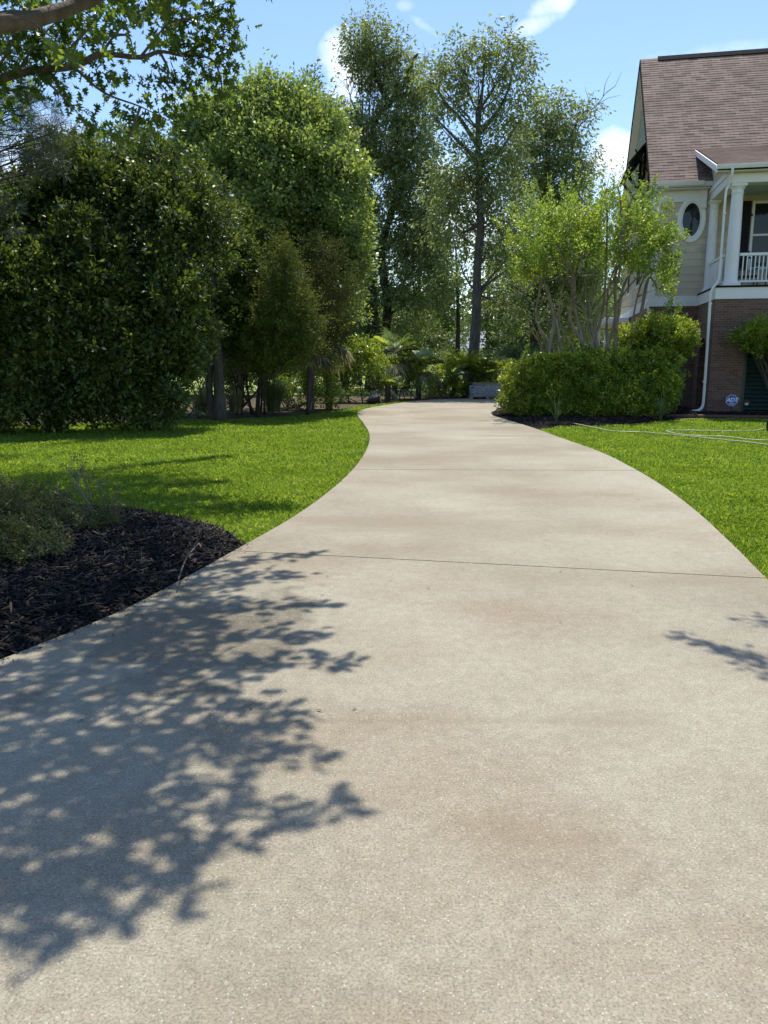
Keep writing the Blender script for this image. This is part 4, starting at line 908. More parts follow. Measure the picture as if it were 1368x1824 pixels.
x, y, f = proj(P); k = (x > 1420) | (y < -30); P = P[k]; D = D[k]
npobj('crown', leaf_quads(P, D, .09 * rng.uniform(.7, 1.3, len(P)), .04, .2), 4, M['leaf_oak'], rt)

# ================================================================== pine, evergreens and trees on the left
def needle_tufts(P, D, n, L, wd):
    m_ = len(P); d = unit(D[:, None] * .7 + rng.normal(size=(m_, n, 3)) * .62); p = P[:, None] + D[:, None] * (rng.random((m_, n, 1)) * L * .8); p = p.reshape(-1, 3) * 1.0; d = d.reshape(-1, 3)
    return leaf_quads(p, d, L * rng.uniform(.7, 1.2, len(p)), wd, .15, 0)
pb_ = gr(-420, 772)
pine = thing('pine_tree', pb_, 'grey green pine with long needles behind the oak branch at the upper left', 'tree')
mb = MB(); tpn = trunk_tube(mb, [pb_, pb_ + [.1, .2, 4], pb_ + [.3, .3, 8], pb_ + [.5, .3, 12]], .2, .07); TP = []; TD = []
bls = [(35, 205, 60, 55), (85, 240, 45, 35), (20, 290, 45, 30), (100, 290, 40, 22), (60, 170, 35, 22), (10, 385, 22, 22), (-100, 350, 60, 40), (-110, 100, 80, 60)]
for (x, y, rx, ry) in bls:
    Yp = 15.5; c_ = at(x, y, Yp); a = path_at(tpn, min(.95, max(.3, (c_[2] - .8) / 12))); q = bez(a, c_, np.array([0, 0, -.4]), 9); mb.tube(q, list(np.linspace(.05, .012, 9)), 6)
    n = int(rx * ry * .013) + 6; s_ = np.array([rx, (rx + ry) / 2, ry]) / 1370 * Yp; u = rv(n) * rng.random((n, 1)) ** .5; p = c_ + u * s_
    for e in p[:: 2]:
        q2 = bez(q[int(rng.integers(5, 9))], e, np.array([0, 0, -.05]), 4); mb.tube(q2, [.012, .01, .008, .005], 4)
    TP.append(p); TD.append(unit(u + np.array([0, 0, .35]) + rng.normal(size=(n, 3)) * .3))
obj('trunk', mb, M['bark_dark'], pine, smooth=True)
npobj('crown', needle_tufts(np.concatenate(TP), np.concatenate(TD), 48, .24, .008), 4, M['needle'], pine)

def G(x, y): return gr(x, y)
g1 = G(60, 772); g2 = G(235, 768); g3 = G(392, 748)
tree('evergreen_tree', 'huge dark glossy leaved evergreen at the far left edge, foliage down to the lawn', 'tree', [[g1 + [0, 1, 0], g1 + [.1, 1.4, 2], g1 + [.3, 1.6, 4.2]]],
     [(30, 420, 95, 90, 19), (110, 350, 80, 65, 19.8), (20, 560, 110, 90, 18.6), (130, 480, 80, 85, 18.9), (10, 680, 90, 66, 18.2, .9), (130, 620, 75, 75, 18.4), (-90, 500, 120, 160, 19), (150, 560, 60, 55, 17.9, .7), (-100, 720, 90, 60, 18.4), (110, 700, 75, 50, 18.1, .9), (60, 735, 70, 34, 18.3), (160, 738, 55, 28, 18.4), (-20, 740, 60, 32, 18.3)],
     'leaf_dark', 'bark_dark', size=.1, per=11, nl=22, sl=.34, spread=.085, up=.45, asp=.4, r0=.2, r1=.06, lo=.7, lump=11, clump=.3)
tree('evergreen_tree', 'dark broad evergreen bush tree left of the visible trunk, with a bumpy sunlit top', 'tree', [[g2 + [0, 1, 0], g2 + [.1, 1.4, 2], g2 + [.1, 1.6, 4.6]]],
     [(190, 345, 75, 60, 20), (250, 420, 80, 80, 19.8), (330, 420, 70, 70, 20.5), (210, 520, 75, 70, 19), (300, 540, 85, 75, 19.5), (230, 640, 75, 65, 18.6), (300, 680, 48, 58, 18.8), (330, 620, 60, 55, 19.6), (215, 712, 65, 42, 18.4), (260, 310, 60, 40, 20.5), (285, 725, 40, 32, 18.8), (250, 742, 45, 22, 18.4)],
     'leaf_dark', 'bark_dark', size=.1, per=11, nl=22, sl=.34, spread=.085, up=.45, asp=.42, r0=.18, r1=.06, lo=.7, lump=11, clump=.3)
tree('evergreen_tree', 'dark evergreen on a thick bare trunk at the lawn edge, right of the bushy mass', 'tree', [[g3, g3 + [0.0, .05, 1.2], g3 + [-.05, .2, 3], g3 + [-.2, .3, 5]], [g3 + [-.12, .1, 0], g3 + [-.3, .1, .9], g3 + [-.12, .2, 2]]],
     [(385, 560, 65, 55, 23), (330, 490, 60, 60, 23.2), (400, 470, 45, 60, 23.2), (420, 610, 42, 32, 23), (370, 390, 50, 50, 23.6), (345, 590, 50, 40, 22.6), (440, 540, 34, 50, 24), (430, 430, 34, 50, 24.5), (450, 600, 30, 36, 24)],
     'leaf_dark', 'bark_grey', size=.1, per=17, nl=20, sl=.36, spread=.09, up=.4, asp=.42, r0=.19, r1=.06, lo=.7, lump=11, clump=.3)
g = G(425, 733) * 1.0
tree('leafy_tree', 'tall bright green small leaved tree with a pale leaning stem, left of the driveway', 'tree',
     [[g, at(432, 560, 26.5), at(455, 500, 26.5), at(478, 450, 26.6), at(470, 380, 26.9), at(480, 260, 27.3), at(478, 150, 27.5)], [g, at(440, 600, 26.7), at(475, 452, 26.6), at(530, 398, 26.5), at(570, 380, 26.5)]],
     [(478, 200, 26, 50, 27.3, 1.2), (430, 225, 55, 45, 27.3), (525, 208, 26, 38, 27.3), (520, 260, 60, 55, 27.3), (450, 300, 75, 60, 26.9), (570, 255, 32, 50, 27.5), (560, 330, 70, 60, 26.9), (500, 380, 70, 60, 26.7), (600, 400, 48, 60, 27.1), (595, 480, 50, 50, 27.1), (420, 370, 50, 60, 27.3), (380, 250, 50, 45, 27.8), (520, 460, 60, 50, 27.5), (615, 320, 26, 40, 27.3),
      (360, 320, 45, 45, 27.8), (575, 545, 42, 36, 27.6), (330, 290, 35, 35, 27.8), (345, 240, 28, 22, 27.9, .6), (628, 440, 20, 50, 27.3), (385, 190, 26, 26, 27.9, .8), (400, 300, 50, 60, 28), (610, 560, 30, 34, 28), (640, 380, 14, 30, 27.4, .8), (455, 165, 12, 22, 27.6), (505, 175, 14, 20, 27.6), (548, 190, 10, 22, 27.7), (590, 235, 10, 18, 27.6), (470, 480, 45, 45, 28), (440, 560, 40, 40, 28)],
     'leaf_bright', 'bark_tan', size=.1, per=11, nl=20, sl=.5, spread=.13, up=.6, asp=.62, r0=.07, r1=.025, lo=.35, lump=12, clump=1.0, core=.14)
g = G(245, 760) + [0, 3, 0]
tree('vine_tree', 'evergreen with drooping bronze tinted foliage between the dark bushes and bright leafy tree', 'tree', [[g, g + [0, 0, 3], g + [.1, .1, 5.6]]],
     [(290, 330, 38, 55, 21.5), (275, 400, 34, 50, 20.9, .7)], 'leaf_cedar_brown', 'bark_dark', size=.09, per=10, nl=16, sl=.4, spread=.08, up=-.4, asp=.35, r0=.12, r1=.04)
# cedars
g = G(458, 743)
tree('cedar_tree', 'olive green pointed cedar beside the leaning pale stem', 'tree', [[g, g + [.1, 0, .9], at(480, 620, 22.6), at(505, 520, 22.6), at(508, 450, 22.6)], [g, at(470, 680, 22.6), at(540, 620, 22.6)]],
     [(508, 462, 14, 28, 22.6, 1.4), (505, 500, 28, 36, 22.6, 1.2), (500, 545, 42, 42, 22.6), (495, 595, 55, 42, 22.6), (525, 560, 36, 40, 22.6), (460, 620, 42, 32, 22.6), (535, 610, 36, 36, 22.6), (495, 640, 48, 26, 22.7), (455, 650, 34, 22, 22.8)],
     'leaf_cedar', 'bark_dark', size=.055, per=34, nl=22, sl=.34, spread=.055, up=.9, asp=.35, r0=.07, r1=.03, lo=.5)
g = G(548, 739)
tree('cedar_tree', 'bronze brown cedar with ragged drooping sprays, behind the cut back stems', 'tree', [[g, g + [.1, 0, 1.5], at(570, 560, 24.6), at(578, 470, 24.6)]],
     [(575, 460, 26, 38, 24.6), (590, 510, 28, 38, 24.6), (565, 520, 30, 45, 24.6), (580, 575, 36, 40, 24.6), (555, 610, 34, 28, 24.6), (600, 600, 22, 25, 24.6)],
     'leaf_cedar_brown', 'bark_dark', size=.06, per=20, nl=20, sl=.36, spread=.06, up=.2, asp=.35, r0=.06, r1=.03)
for k_, (x_, Yk, lab_) in enumerate([(-330, 24, 'dark evergreen standing beyond the left frame edge, nearer the lawn'), (-760, 30, 'dark evergreen farthest out beyond the left frame edge')]):
    gk = at(x_, 690, Yk); gk[2] = 0
    tree('evergreen_tree', lab_, 'tree', [[gk, gk + [.1, .2, 2], gk + [.2, .2, 5]]], [(x_ - 60, 560, 130, 130, Yk), (x_ + 60, 500, 120, 120, Yk), (x_, 420, 110, 90, Yk), (x_ + 70, 650, 110, 70, Yk), (x_ - 70, 660, 110, 70, Yk)], 'leaf_dark', 'bark_dark', size=.12, per=8, nl=18, sl=.4, spread=.1, up=.4, r0=.2, r1=.06, lump=8, clump=.3)
# low shrubs with bare stems at the edge of the bed
def shrub(name, label, bl, leaf, base, nst=7, size=.08, per=14, nl=16, sl=.28, spread=.07, up=.5, asp=.5, bark='bark_dark', group=None, h0=0, lo=.6, r0=.025, ctr=None, sep=.25):
    per *= 1.5; size *= 1.15; root = thing(name, (base[0], base[1], 0), label, 'shrub', group); bw = blobs_w(bl); mb = MB()
    for i in range(nst):
        c_, r, _ = bw[i % len(bw)]; b_ = np.array(base) + [rng.normal() * sep, rng.normal() * sep * .6, 0]; b_[2] = -.04
        e = c_ + rv(1)[0] * r * .5; q = bez(b_, e, rng.normal(size=3) * .12, 7); mb.tube(q, list(np.linspace(r0, r0 * .3, 7)), 6)
        for _ in range(3):
            q2 = bez(q[int(rng.integers(3, 7))], c_ + rv(1)[0] * r * .85, rng.normal(size=3) * .05, 4); mb.tube(q2, [r0 * .4, r0 * .3, r0 * .2, r0 * .12], 4)
    obj('stems', mb, M[bark], root, smooth=True)
    hd = per > 40; B, D, Ls = shoots(lumps(bw, 9, .4, 1.6 if hd else .45), per * (1.0 if hd else .8), sl, nl, spread, up, lo, .03, clump=.2 if hd else .35, longs=.02 if hd else .1); npobj('foliage', shoot_leaves(B, D, Ls, nl, spread, size, asp), 4, M[leaf], root); return root
shrub('shrub', 'dense dark shrub with cut back bare stems left of the grey rock', [(530, 695, 36, 34, 28), (570, 692, 36, 40, 28.5), (560, 645, 40, 34, 28.5), (505, 700, 26, 26, 28), (590, 705, 24, 24, 28.5)], 'leaf_hedge', G(530, 728), 9, bark='bark_tan', sep=.45, r0=.035)
shrub('shrub', 'rounded mid green shrub directly behind the grey rock', [(645, 650, 42, 32, 34), (605, 655, 28, 30, 33.5), (675, 668, 24, 20, 34), (640, 630, 24, 14, 34)], 'leaf_hedge_light', G(640, 716), 9, size=.1, sep=.7, r0=.03)
shrub('shrub', 'mid green shrub between the rock and the fan palms by the driveway end', [(710, 672, 34, 22, 37), (740, 675, 26, 22, 37)], 'leaf_hedge_light', G(718, 711), 8, size=.1, sep=.6, r0=.03)
shrub('shrub', 'low dark shrub in the shade left of the wrapped pallet', [(790, 692, 30, 16, 39), (820, 695, 22, 14, 39), (770, 696, 18, 14, 38.5)], 'leaf_hedge', G(800, 710), 5, size=.09)
shrub('shrub', 'pale leaved shrub behind the trunk at the lawn edge', [(325, 695, 22, 24, 26), (370, 680, 16, 22, 27)], 'leaf_pale', G(340, 742), 5, size=.09, per=8)
shrub('shrub', 'shady shrub on leaning stems between the cedar and the lawn edge trunk', [(440, 640, 36, 26, 25.5), (480, 650, 32, 28, 25.5), (415, 655, 20, 18, 25.2)], 'leaf_dark', G(448, 736), 7, size=.09, r0=.05, sep=.3, per=10)
for (lab, bl, lf, bx, Yb) in [
    ('dark leafy shrub low between the thick lawn edge trunk and the cedar', [(415, 690, 26, 28, 28), (440, 675, 26, 24, 28), (405, 665, 24, 22, 28)], 'leaf_dark', 420, 28),
    ('loose green shrub behind the arching grass, below the olive cedar', [(500, 680, 28, 30, 29.5), (525, 665, 28, 26, 29.5), (475, 668, 24, 26, 29.5)], 'leaf_hedge', 500, 29.5),
    ('shadowy shrub filling the gap left of the thick lawn edge trunk', [(350, 665, 36, 30, 26.5), (330, 640, 30, 26, 26.5), (375, 650, 24, 22, 26.5)], 'leaf_dark', 350, 26.5),
    ('leafy shrub directly below the brown cedar, beside the drooping fan palm', [(600, 685, 24, 28, 34), (615, 665, 24, 24, 34), (625, 695, 20, 18, 34)], 'leaf_hedge', 605, 34),
    ('dark shrub behind the silvery fan palms', [(700, 640, 34, 26, 42), (745, 650, 34, 24, 42), (670, 640, 26, 22, 42)], 'leaf_back', 705, 42),
    ('dark shrub screening the far lawn left of the upright fan palm', [(780, 660, 32, 26, 43), (805, 650, 24, 22, 43), (765, 680, 24, 20, 43)], 'leaf_back', 785, 43),
    ('wide dark shrub between the tall straight trunk and the hedge', [(890, 660, 34, 26, 44), (925, 650, 36, 30, 44), (905, 690, 30, 20, 44)], 'leaf_back', 905, 44)]:
    g_ = at(bx, 700, Yb); g_[2] = 0; shrub('shrub', lab, bl, lf, g_, 7, size=.1, sep=.4, per=12)
# ornamental grass clumps
def reed_clump(label, base, h, n, spread, mat='reed', name='ornamental_grass', cat='grass clump', wd=.012):
    a = rng.uniform(0, 2 * math.pi, n); ln = h * rng.uniform(.6, 1.15, n); k = rng.uniform(.15, 1, n) ** 1.2; V = []
    b_ = np.array(base)[None] + np.stack([np.cos(a), np.sin(a), 0 * a], 1) * (rng.random(n) * spread * .25)[:, None]; o = np.stack([np.cos(a), np.sin(a), 0 * a], 1); s_ = np.stack([-np.sin(a), np.cos(a), 0 * a], 1)
    T = [0, .3, .6, .85, 1.05]; C_ = []
    for t_ in T: C_.append(b_ + o * (ln * k * t_ ** 1.8 * .8)[:, None] + np.array([0, 0, 1.]) * (ln * (t_ - .55 * k * t_ ** 2.4))[:, None])
    W = [wd, wd, wd * .8, wd * .5, wd * .1]
    L_ = [C_[i] - s_ * W[i] for i in range(5)] + [C_[i] + s_ * W[i] for i in range(4, -1, -1)]
    V = np.stack(L_, 1).reshape(-1, 3)
    return tag(npobj(name, V, 10, M[mat], origin=(base[0], base[1], 0), faces=[(0, 1, 8, 9), (1, 2, 7, 8), (2, 3, 6, 7), (3, 4, 5, 6)]), label, cat)
reed_clump('arching grey green ornamental grass between the cedar stems', G(487, 733), 1.5, 420, .9)
reed_clump('straw coloured ornamental grass clump behind the thick lawn edge trunk', G(362, 738), 1.15, 300, .8, 'leaf_palm_dry')
reed_clump('dry ornamental grass clump right of the thick lawn edge trunk', G(420, 736), .95, 260, .8, 'leaf_palm_dry')
# fan palms
def fan_palm(label, base, h, nf, r, dry=0, trunk_r=.14, lean=(0, 0)):
    root = thing('fan_palm', (base[0], base[1], 0), label, 'palm', 'fan palms at the end of the driveway'); mb = MB(); top = np.array(base) + [lean[0], lean[1], h]
    mb.tube(smooth([np.array(base) - [0, 0, .05], (np.array(base) + top) / 2 + [.03, 0, 0], top], 10), list(np.linspace(trunk_r, trunk_r * .85, 11))[:len(smooth([base, top, top], 10))] if False else trunk_r, 9)
    Vg, Vd = [], []
    for i in range(nf):
        a = 2.4 * i + rng.normal() * .2; dead = i < dry; el = rng.uniform(-1.0, -.5) if dead else rng.uniform(-.25, 1.25); pl = r * rng.uniform(.7, 1.1)
        d = np.array([math.cos(a) * math.cos(el), math.sin(a) * math.cos(el), math.sin(el)]); c_ = top + d * pl * .8 - [0, 0, .05]
        mb.tube(bez(top, c_, np.array([0, 0, .06]), 4), .013, 4)
        side = unit(np.cross(d, [0, 0, 1.]) + 1e-6); upv = np.cross(side, d); V = Vd if dead else Vg
        for k in range(22):
            th_ = -1.75 + 3.5 * k / 21; dd = unit(d * math.cos(th_) + side * math.sin(th_)); L = r * (.85 + .25 * math.cos(th_)) * rng.uniform(.85, 1.1); dr = np.array([0, 0, -1.]) * L * (.22 + (.45 if dead else .12) * rng.random())
            w_ = .022 * r / .6 * np.cross(dd, upv); m1 = c_ + dd * L * .55 - upv * .0; e = c_ + dd * L * .95 + dr
            V += [c_ - w_ * .3, c_ + w_ * .3, m1 + w_, e, m1 - w_]
    obj('trunk', mb, M['bark_grey'], root)
    if Vg: npobj('fronds', np.array(Vg), 5, M['leaf_palm'], root)
    if Vd: npobj('dry_fronds', np.array(Vd), 5, M['leaf_palm_dry'], root)
fan_palm('fan palm with a skirt of pale drooping dead fronds beside the brown cedar', G(586, 726) + [0, 0, 0], 2.6, 20, .75, 12)
fan_palm('fan palm with pale drooping fronds left of the brown cedar, shorter than its neighbour', G(553, 729), 2.2, 14, .6, 7)
fan_palm('fan palm with silvery fronds behind the grey rock, tallest of the pair', at(702, 712, 36.5) * [1, 1, 0], 2.1, 20, .85, 5)
fan_palm('fan palm with silvery drooping fronds over a grey trunk, left of the dark shrub', at(745, 710, 37.5) * [1, 1, 0], 1.6, 18, .8, 6)
fan_palm('low fan palm with one yellow green fan beside the rock', at(690, 712, 34.5) * [1, 1, 0], .8, 8, .6, 2)
fan_palm('upright fan palm directly left of the tall trunk behind the pallet', at(828, 706, 39.5) * [1, 1, 0], 1.1, 22, 1.1, 2)
fan_palm('fan palm to the right of the tall trunk, partly behind the hedge', at(880, 706, 41) * [1, 1, 0], .9, 20, 1.1, 4)
fan_palm('shaded dark fan palm with arching fronds, left of the upright one', at(790, 706, 40) * [1, 1, 0], .6, 18, .95, 4)
fan_palm('small fan palm low behind the pallet, in the shade of the tall trunk', at(862, 706, 38.8) * [1, 1, 0], .5, 12, .7, 3)

# ================================================================== tall trees beyond the driveway
def twigs(mb, pts, r=.03, n=5, L=1.2):
    q = smooth([at(*p) for p in pts], 12); mb.tube(q, list(np.linspace(r, r * .25, len(q))), 5)
    for _ in range(n):
        i = int(rng.integers(4, len(q))); d = unit(q[-1] - q[0]) + rng.normal(size=3) * .6; mb.tube([q[i], q[i] + unit(d) * L * .5, q[i] + unit(d + rng.normal(size=3) * .3) * L], [r * .35, r * .22, r * .1], 4)
g = np.array([at(665, 690, 50.5)[0], 50.5, -.05])
def ex(mb):
    for pts in ([(655, 290, 50.5), (668, 215, 50.5), (700, 178, 50.5), (725, 145, 50.5)], [(700, 178, 50.5), (735, 162, 50.5), (765, 150, 50.5)], [(655, 300, 50.5), (640, 220, 50.5), (612, 193, 50.5)], [(695, 190, 50.5), (672, 140, 50.5), (655, 100, 50.5), (650, 70, 50.5)], [(725, 145, 50.5), (735, 110, 50.5), (745, 95, 50.5)]): 
        q = smooth([at(*p) for p in pts], 10); mb.tube(q, list(np.linspace(.2, .06, len(q))), 7)
    for pts in ([(655, 240, 50.5), (630, 190, 50.5), (618, 150, 50.5)], [(645, 215, 50.5), (625, 175, 50.5), (632, 145, 50.5)], [(740, 150, 50.5), (752, 120, 50.5), (765, 95, 50.5)], [(745, 160, 50.5), (770, 130, 50.5), (790, 105, 50.5)]): twigs(mb, pts, .04, 8, 1.1)
tree('tall_tree', 'tall tree with thick dark trunk and forked bare upper limbs, left of the clear gap', 'tree',
     [[g, at(662, 560, 50.5), at(660, 470, 50.5), at(655, 380, 50.5), at(652, 300, 50.5)], [g + [.2, 0, 0], at(690, 560, 51), at(680, 450, 51), at(706, 350, 51)]],
     [(634, 75, 13, 26, 50.5, 1.2), (662, 65, 16, 32, 50.5, 1.2), (648, 115, 26, 28, 50.5), (672, 105, 22, 32, 50.5), (706, 88, 15, 22, 50.5), (712, 125, 28, 20, 50.5), (680, 150, 24, 22, 50.5), (742, 160, 26, 22, 50.5), (700, 200, 30, 26, 50.5), (735, 215, 28, 35, 50.5), (760, 190, 14, 26, 50.5),
      (690, 260, 50.5, 40, 51), (735, 285, 40, 50, 50.5), (680, 330, 42, 50, 51), (640, 260, 26, 40, 50.5), (745, 350, 40, 50, 50.5), (700, 400, 50.5, 50, 51), (750, 430, 40, 50, 50.5), (690, 480, 50, 50.5, 50.5), (745, 510, 50.5, 50, 50.5), (700, 560, 55, 40, 51), (640, 420, 26, 50, 50.5), (655, 195, 14, 18, 50.5, .5)],
     'leaf_tall', 'bark_dark', size=.17, per=5.6, nl=17, sl=.8, spread=.2, up=.15, asp=.38, droop=.5, r0=.5, r1=.2, lo=.45, clump=.9, longs=.03, extra=ex)
g = np.array([at(842, 690, 40)[0], 40, -.05])
def ex(mb):
    for pts in ([(852, 260, 40), (835, 235, 40), (815, 205, 40), (790, 180, 40), (778, 150, 40)], [(848, 262, 40), (855, 200, 40), (860, 150, 40), (862, 110, 40)], [(852, 240, 40), (885, 200, 40), (905, 160, 40), (915, 110, 40)], [(850, 285, 40), (815, 250, 40), (770, 205, 40)], [(853, 300, 40), (890, 270, 40), (925, 215, 40)], [(842, 540, 40), (870, 505, 40), (905, 480, 40)], [(852, 400, 40), (830, 412, 40), (812, 416, 40)]):
        q = smooth([at(*p) for p in pts], 10); mb.tube(q, list(np.linspace(.13, .03, len(q))), 6)
    twigs(mb, [(780, 175, 40), (800, 195, 40), (826, 215, 40)], .03, 6, .9)
tree('tall_tree', 'tallest airy tree on a single straight trunk standing right behind the wrapped pallet', 'tree',
     [[g, at(843, 640, 40), at(849, 560, 40), at(850, 480, 40), at(856, 410, 40), at(853, 330, 40), at(852, 260, 40), at(850, 200, 40)]],
     [(775, 130, 24, 26, 40), (812, 120, 26, 30, 40), (855, 110, 26, 28, 40), (862, 80, 12, 18, 40, 1.3), (820, 90, 14, 20, 40), (900, 105, 22, 32, 40), (915, 75, 9, 18, 40, 1.3), (925, 130, 22, 30, 40), (795, 165, 28, 26, 40), (850, 165, 30, 28, 40, .7), (905, 175, 26, 28, 40), (935, 185, 14, 30, 40), (770, 200, 16, 22, 40, .6),
      (815, 240, 26, 26, 40, .6), (870, 230, 30, 30, 40, .8), (900, 250, 28, 35, 40, .8), (820, 300, 34, 32, 40), (875, 305, 32, 36, 40), (830, 360, 36, 36, 40.5), (895, 365, 36, 40, 40.5), (800, 400, 30, 34, 40.5, .9), (870, 430, 34, 40, 40.8, .7), (905, 440, 36, 40, 40.5, .9), (820, 470, 24, 30, 40.5, .45), (780, 340, 24, 36, 40.5, .8), (895, 530, 30, 36, 41, .6)],
     'leaf_tall', 'bark_grey', size=.16, per=5.6, nl=15, sl=.8, spread=.2, up=.1, asp=.38, droop=.6, r0=.31, r1=.1, lo=.35, clump=.9, longs=.03, extra=ex)
g = np.array([at(950, 690, 47)[0], 47, -.05])
def ex(mb): twigs(mb, [(1010, 260, 47), (1035, 205, 47), (1058, 192, 47), (1080, 165, 47)], .06, 5, 1.3); twigs(mb, [(1005, 330, 47), (1030, 230, 47), (1045, 215, 47)], .06, 3, .9)
tree('tall_tree', 'broad tall tree left of the house gable, one bare twig sticking out right', 'tree',
     [[g, at(955, 560, 47), at(960, 420, 47), at(975, 300, 47), at(975, 220, 47)]],
     [(972, 190, 18, 24, 47, 1.2), (955, 225, 30, 32, 47), (995, 215, 24, 26, 47), (1035, 200, 14, 18, 47, 1.1), (1025, 230, 20, 26, 47, .8), (985, 265, 36, 34, 47), (1035, 285, 20, 34, 47), (945, 290, 36, 40, 47), (1000, 330, 38, 36, 47), (955, 360, 45, 45, 47), (1015, 390, 40, 45, 47), (950, 440, 45, 50, 47), (1010, 470, 45, 50, 47), (935, 520, 40, 50, 47), (1000, 550, 50, 50, 47), (940, 600, 45, 45, 47), (1050, 460, 35, 50, 48), (1050, 560, 35, 50, 48)],
     'leaf_tall', 'bark_dark', size=.17, per=5.6, nl=17, sl=.85, spread=.21, up=.1, asp=.38, droop=.5, r0=.35, r1=.12, lo=.45, clump=.9, longs=.03, extra=ex)
# background trees
bgl = [((548, 640), 52, [(550, 165, 12, 24), (548, 205, 22, 32), (545, 260, 36, 40), (560, 330, 40, 45)], .28, 'cone shaped dark tree peeking above the bright leafy tree'),
       ((612, 640), 56, [(612, 215, 24, 26), (605, 260, 34, 40), (600, 340, 36, 45), (610, 520, 30, 40)], .28, 'dark tree filling the notch between the bright leafy tree and the thick dark trunk'),
       ((200, 640), 48, [(215, 262, 32, 22), (180, 290, 40, 30), (260, 270, 36, 30), (140, 300, 40, 30)], .25, 'bluish green tree top just showing above the dark bushes under the oak branch'),
       ((790, 660), 60, [(790, 500, 20, 30), (775, 560, 32, 36), (800, 600, 30, 26), (765, 450, 20, 30)], .25, 'slim tree in the bright gap left of the straight trunk'),
       ((812, 670), 52, [(812, 440, 14, 20), (820, 520, 20, 24), (800, 350, 26, 30)], .22, 'thin dark tree trunk in the bright gap, nearest the straight trunk'),
       ((725, 660), 55, [(720, 600, 50, 34), (760, 620, 36, 26), (690, 610, 36, 28)], .25, 'low dense dark tree below the gap behind the fan palms'),
       ((905, 660), 56, [(905, 590, 36, 50), (900, 510, 32, 50), (930, 640, 36, 36), (895, 640, 26, 30)], .28, 'dense dark tree right of the straight trunk, above the hedge'),
       ((1010, 660), 54, [(1010, 600, 45, 50), (1060, 600, 45, 50), (970, 620, 30, 40)], .28, 'dark tree mass behind the crape myrtle stems'),
       ((585, 660), 50, [(560, 590, 40, 40), (600, 570, 26, 36), (630, 590, 30, 30), (520, 560, 40, 40)], .24, 'shadowy tree behind the two cedars'),
       ((470, 660), 42, [(460, 560, 50, 45), (420, 520, 40, 50), (390, 600, 40, 40), (440, 640, 40, 30)], .26, 'dark tree in the shade behind the leaning pale stem'),
       ((640, 660), 62, [(640, 540, 24, 30), (650, 600, 36, 26)], .24, 'small far tree left of the thick dark trunk')]
for (bp, Yb, bl, r0, lab) in bgl:
    g = np.array([at(bp[0], 690, Yb)[0], Yb, -.05]); x0, y0, rx, ry = bl[0]
    tree('background_tree', lab, 'tree', [[g, (g + at(x0, y0 + ry, Yb)) / 2 + [.15, 0, 0], at(x0, y0, Yb)]], [(*q, Yb) for q in bl], 'leaf_back', 'bark_dark', size=.2, per=3.6, nl=16, sl=.9, spread=.24, up=.25, asp=.42, droop=.3, r0=r0, r1=.05, lo=.4, group=None, twigs=8)
# slender pine trunks in the far wood
for i, (x, Yb, top, lab) in enumerate([(588, 58, 330, 'slender bare pine trunk left of the thick dark trunk'), (745, 60, 420, 'slender bare pine trunk in the shade right of the thick dark trunk'), (782, 70, 470, 'farthest slim trunk in the bright gap'), (868, 62, 430, 'slender trunk just right of the straight tall trunk'), (632, 66, 470, 'thin far trunk close left of the thick dark trunk')]):
    g = np.array([at(x, 690, Yb)[0], Yb, -.05])
    tree('pine_tree', lab, 'tree', [[g, (g + at(x + 3, top, Yb)) / 2, at(x + 3, top, Yb)]], [(x, top, 16, 20, Yb), (x + 8, top + 30, 18, 14, Yb)], 'leaf_back', 'bark_dark', size=.2, per=3, nl=14, sl=.8, spread=.2, up=.2, r0=.2, r1=.1, twigs=5)
# far woodland edge
mb = MB(); P = []; D = []
for i in range(340):
    x = rng.uniform(-150, 1500) if i < 150 else rng.choice([rng.uniform(-1900, -150), rng.uniform(1500, 3200)]); Yf = rng.uniform(112, 135); c_ = at(x, 690, Yf); c_[2] = 0; hgt = rng.uniform(8, 15) + (2.5 if x < 560 or x > 900 else -1.5); n = 520 if i < 150 else 300
    u = rv(n); P.append(c_ + u * np.array([4, 3, hgt * .5]) * rng.uniform(.8, 1.05, (n, 1)) + [0, 0, hgt * .52]); D.append(unit(u + rng.normal(size=(n, 3)) * .5 + [0, 0, .3]))
P = np.concatenate(P); D = np.concatenate(D)
tag(npobj('far_woodland', leaf_quads(P, D, .9 * rng.uniform(.6, 1.3, len(P)), .5, .1), 4, M['leaf_back']), 'far off dark wood closing the view beyond the pale lawn', 'woodland', kind='stuff')
# far houses
def far_house(label, x, Yf, wd, dp, hw, hr, roofc='farroof'):
    g = at(x, 690, Yf); g[2] = -.05; o = thing('far_house', g, label, 'house'); f = lambda a, b_, z: g + np.array([a, b_, z + .05])
    mb = MB(); mb.box((-wd / 2, 0, -.05), (wd / 2, dp, hw), f); obj('wall', mb, M['farwall'], o)
    mb = MB(); e = .5; mb.add([f(-wd / 2 - e, -e, hw - .1), f(wd / 2 + e, -e, hw - .1), f(wd / 2 + e, dp / 2, hw + hr), f(-wd / 2 - e, dp / 2, hw + hr), f(-wd / 2 - e, dp + e, hw - .1), f(wd / 2 + e, dp + e, hw - .1)], [(0, 1, 2, 3), (3, 2, 5, 4), (0, 3, 4), (1, 5, 2), (0, 4, 5, 1)]); obj('roof', mb, M[roofc], o)
    for k in range(4):
        a = -wd / 2 + wd * (k + .5) / 4; mb = MB(); mb.box((a - .45, -.05, 1.0), (a + .45, -.02, 2.3), f); wn = obj('window', mb, M['glass'], o)
far_house('white walled grey roofed house seen through the gap behind the tall straight trunk', 845, 85, 11, 8, 3.4, 1.9)
far_house('pale house glimpsed low behind the dark evergreens on the left', 40, 60, 12, 8, 4.5, 2)

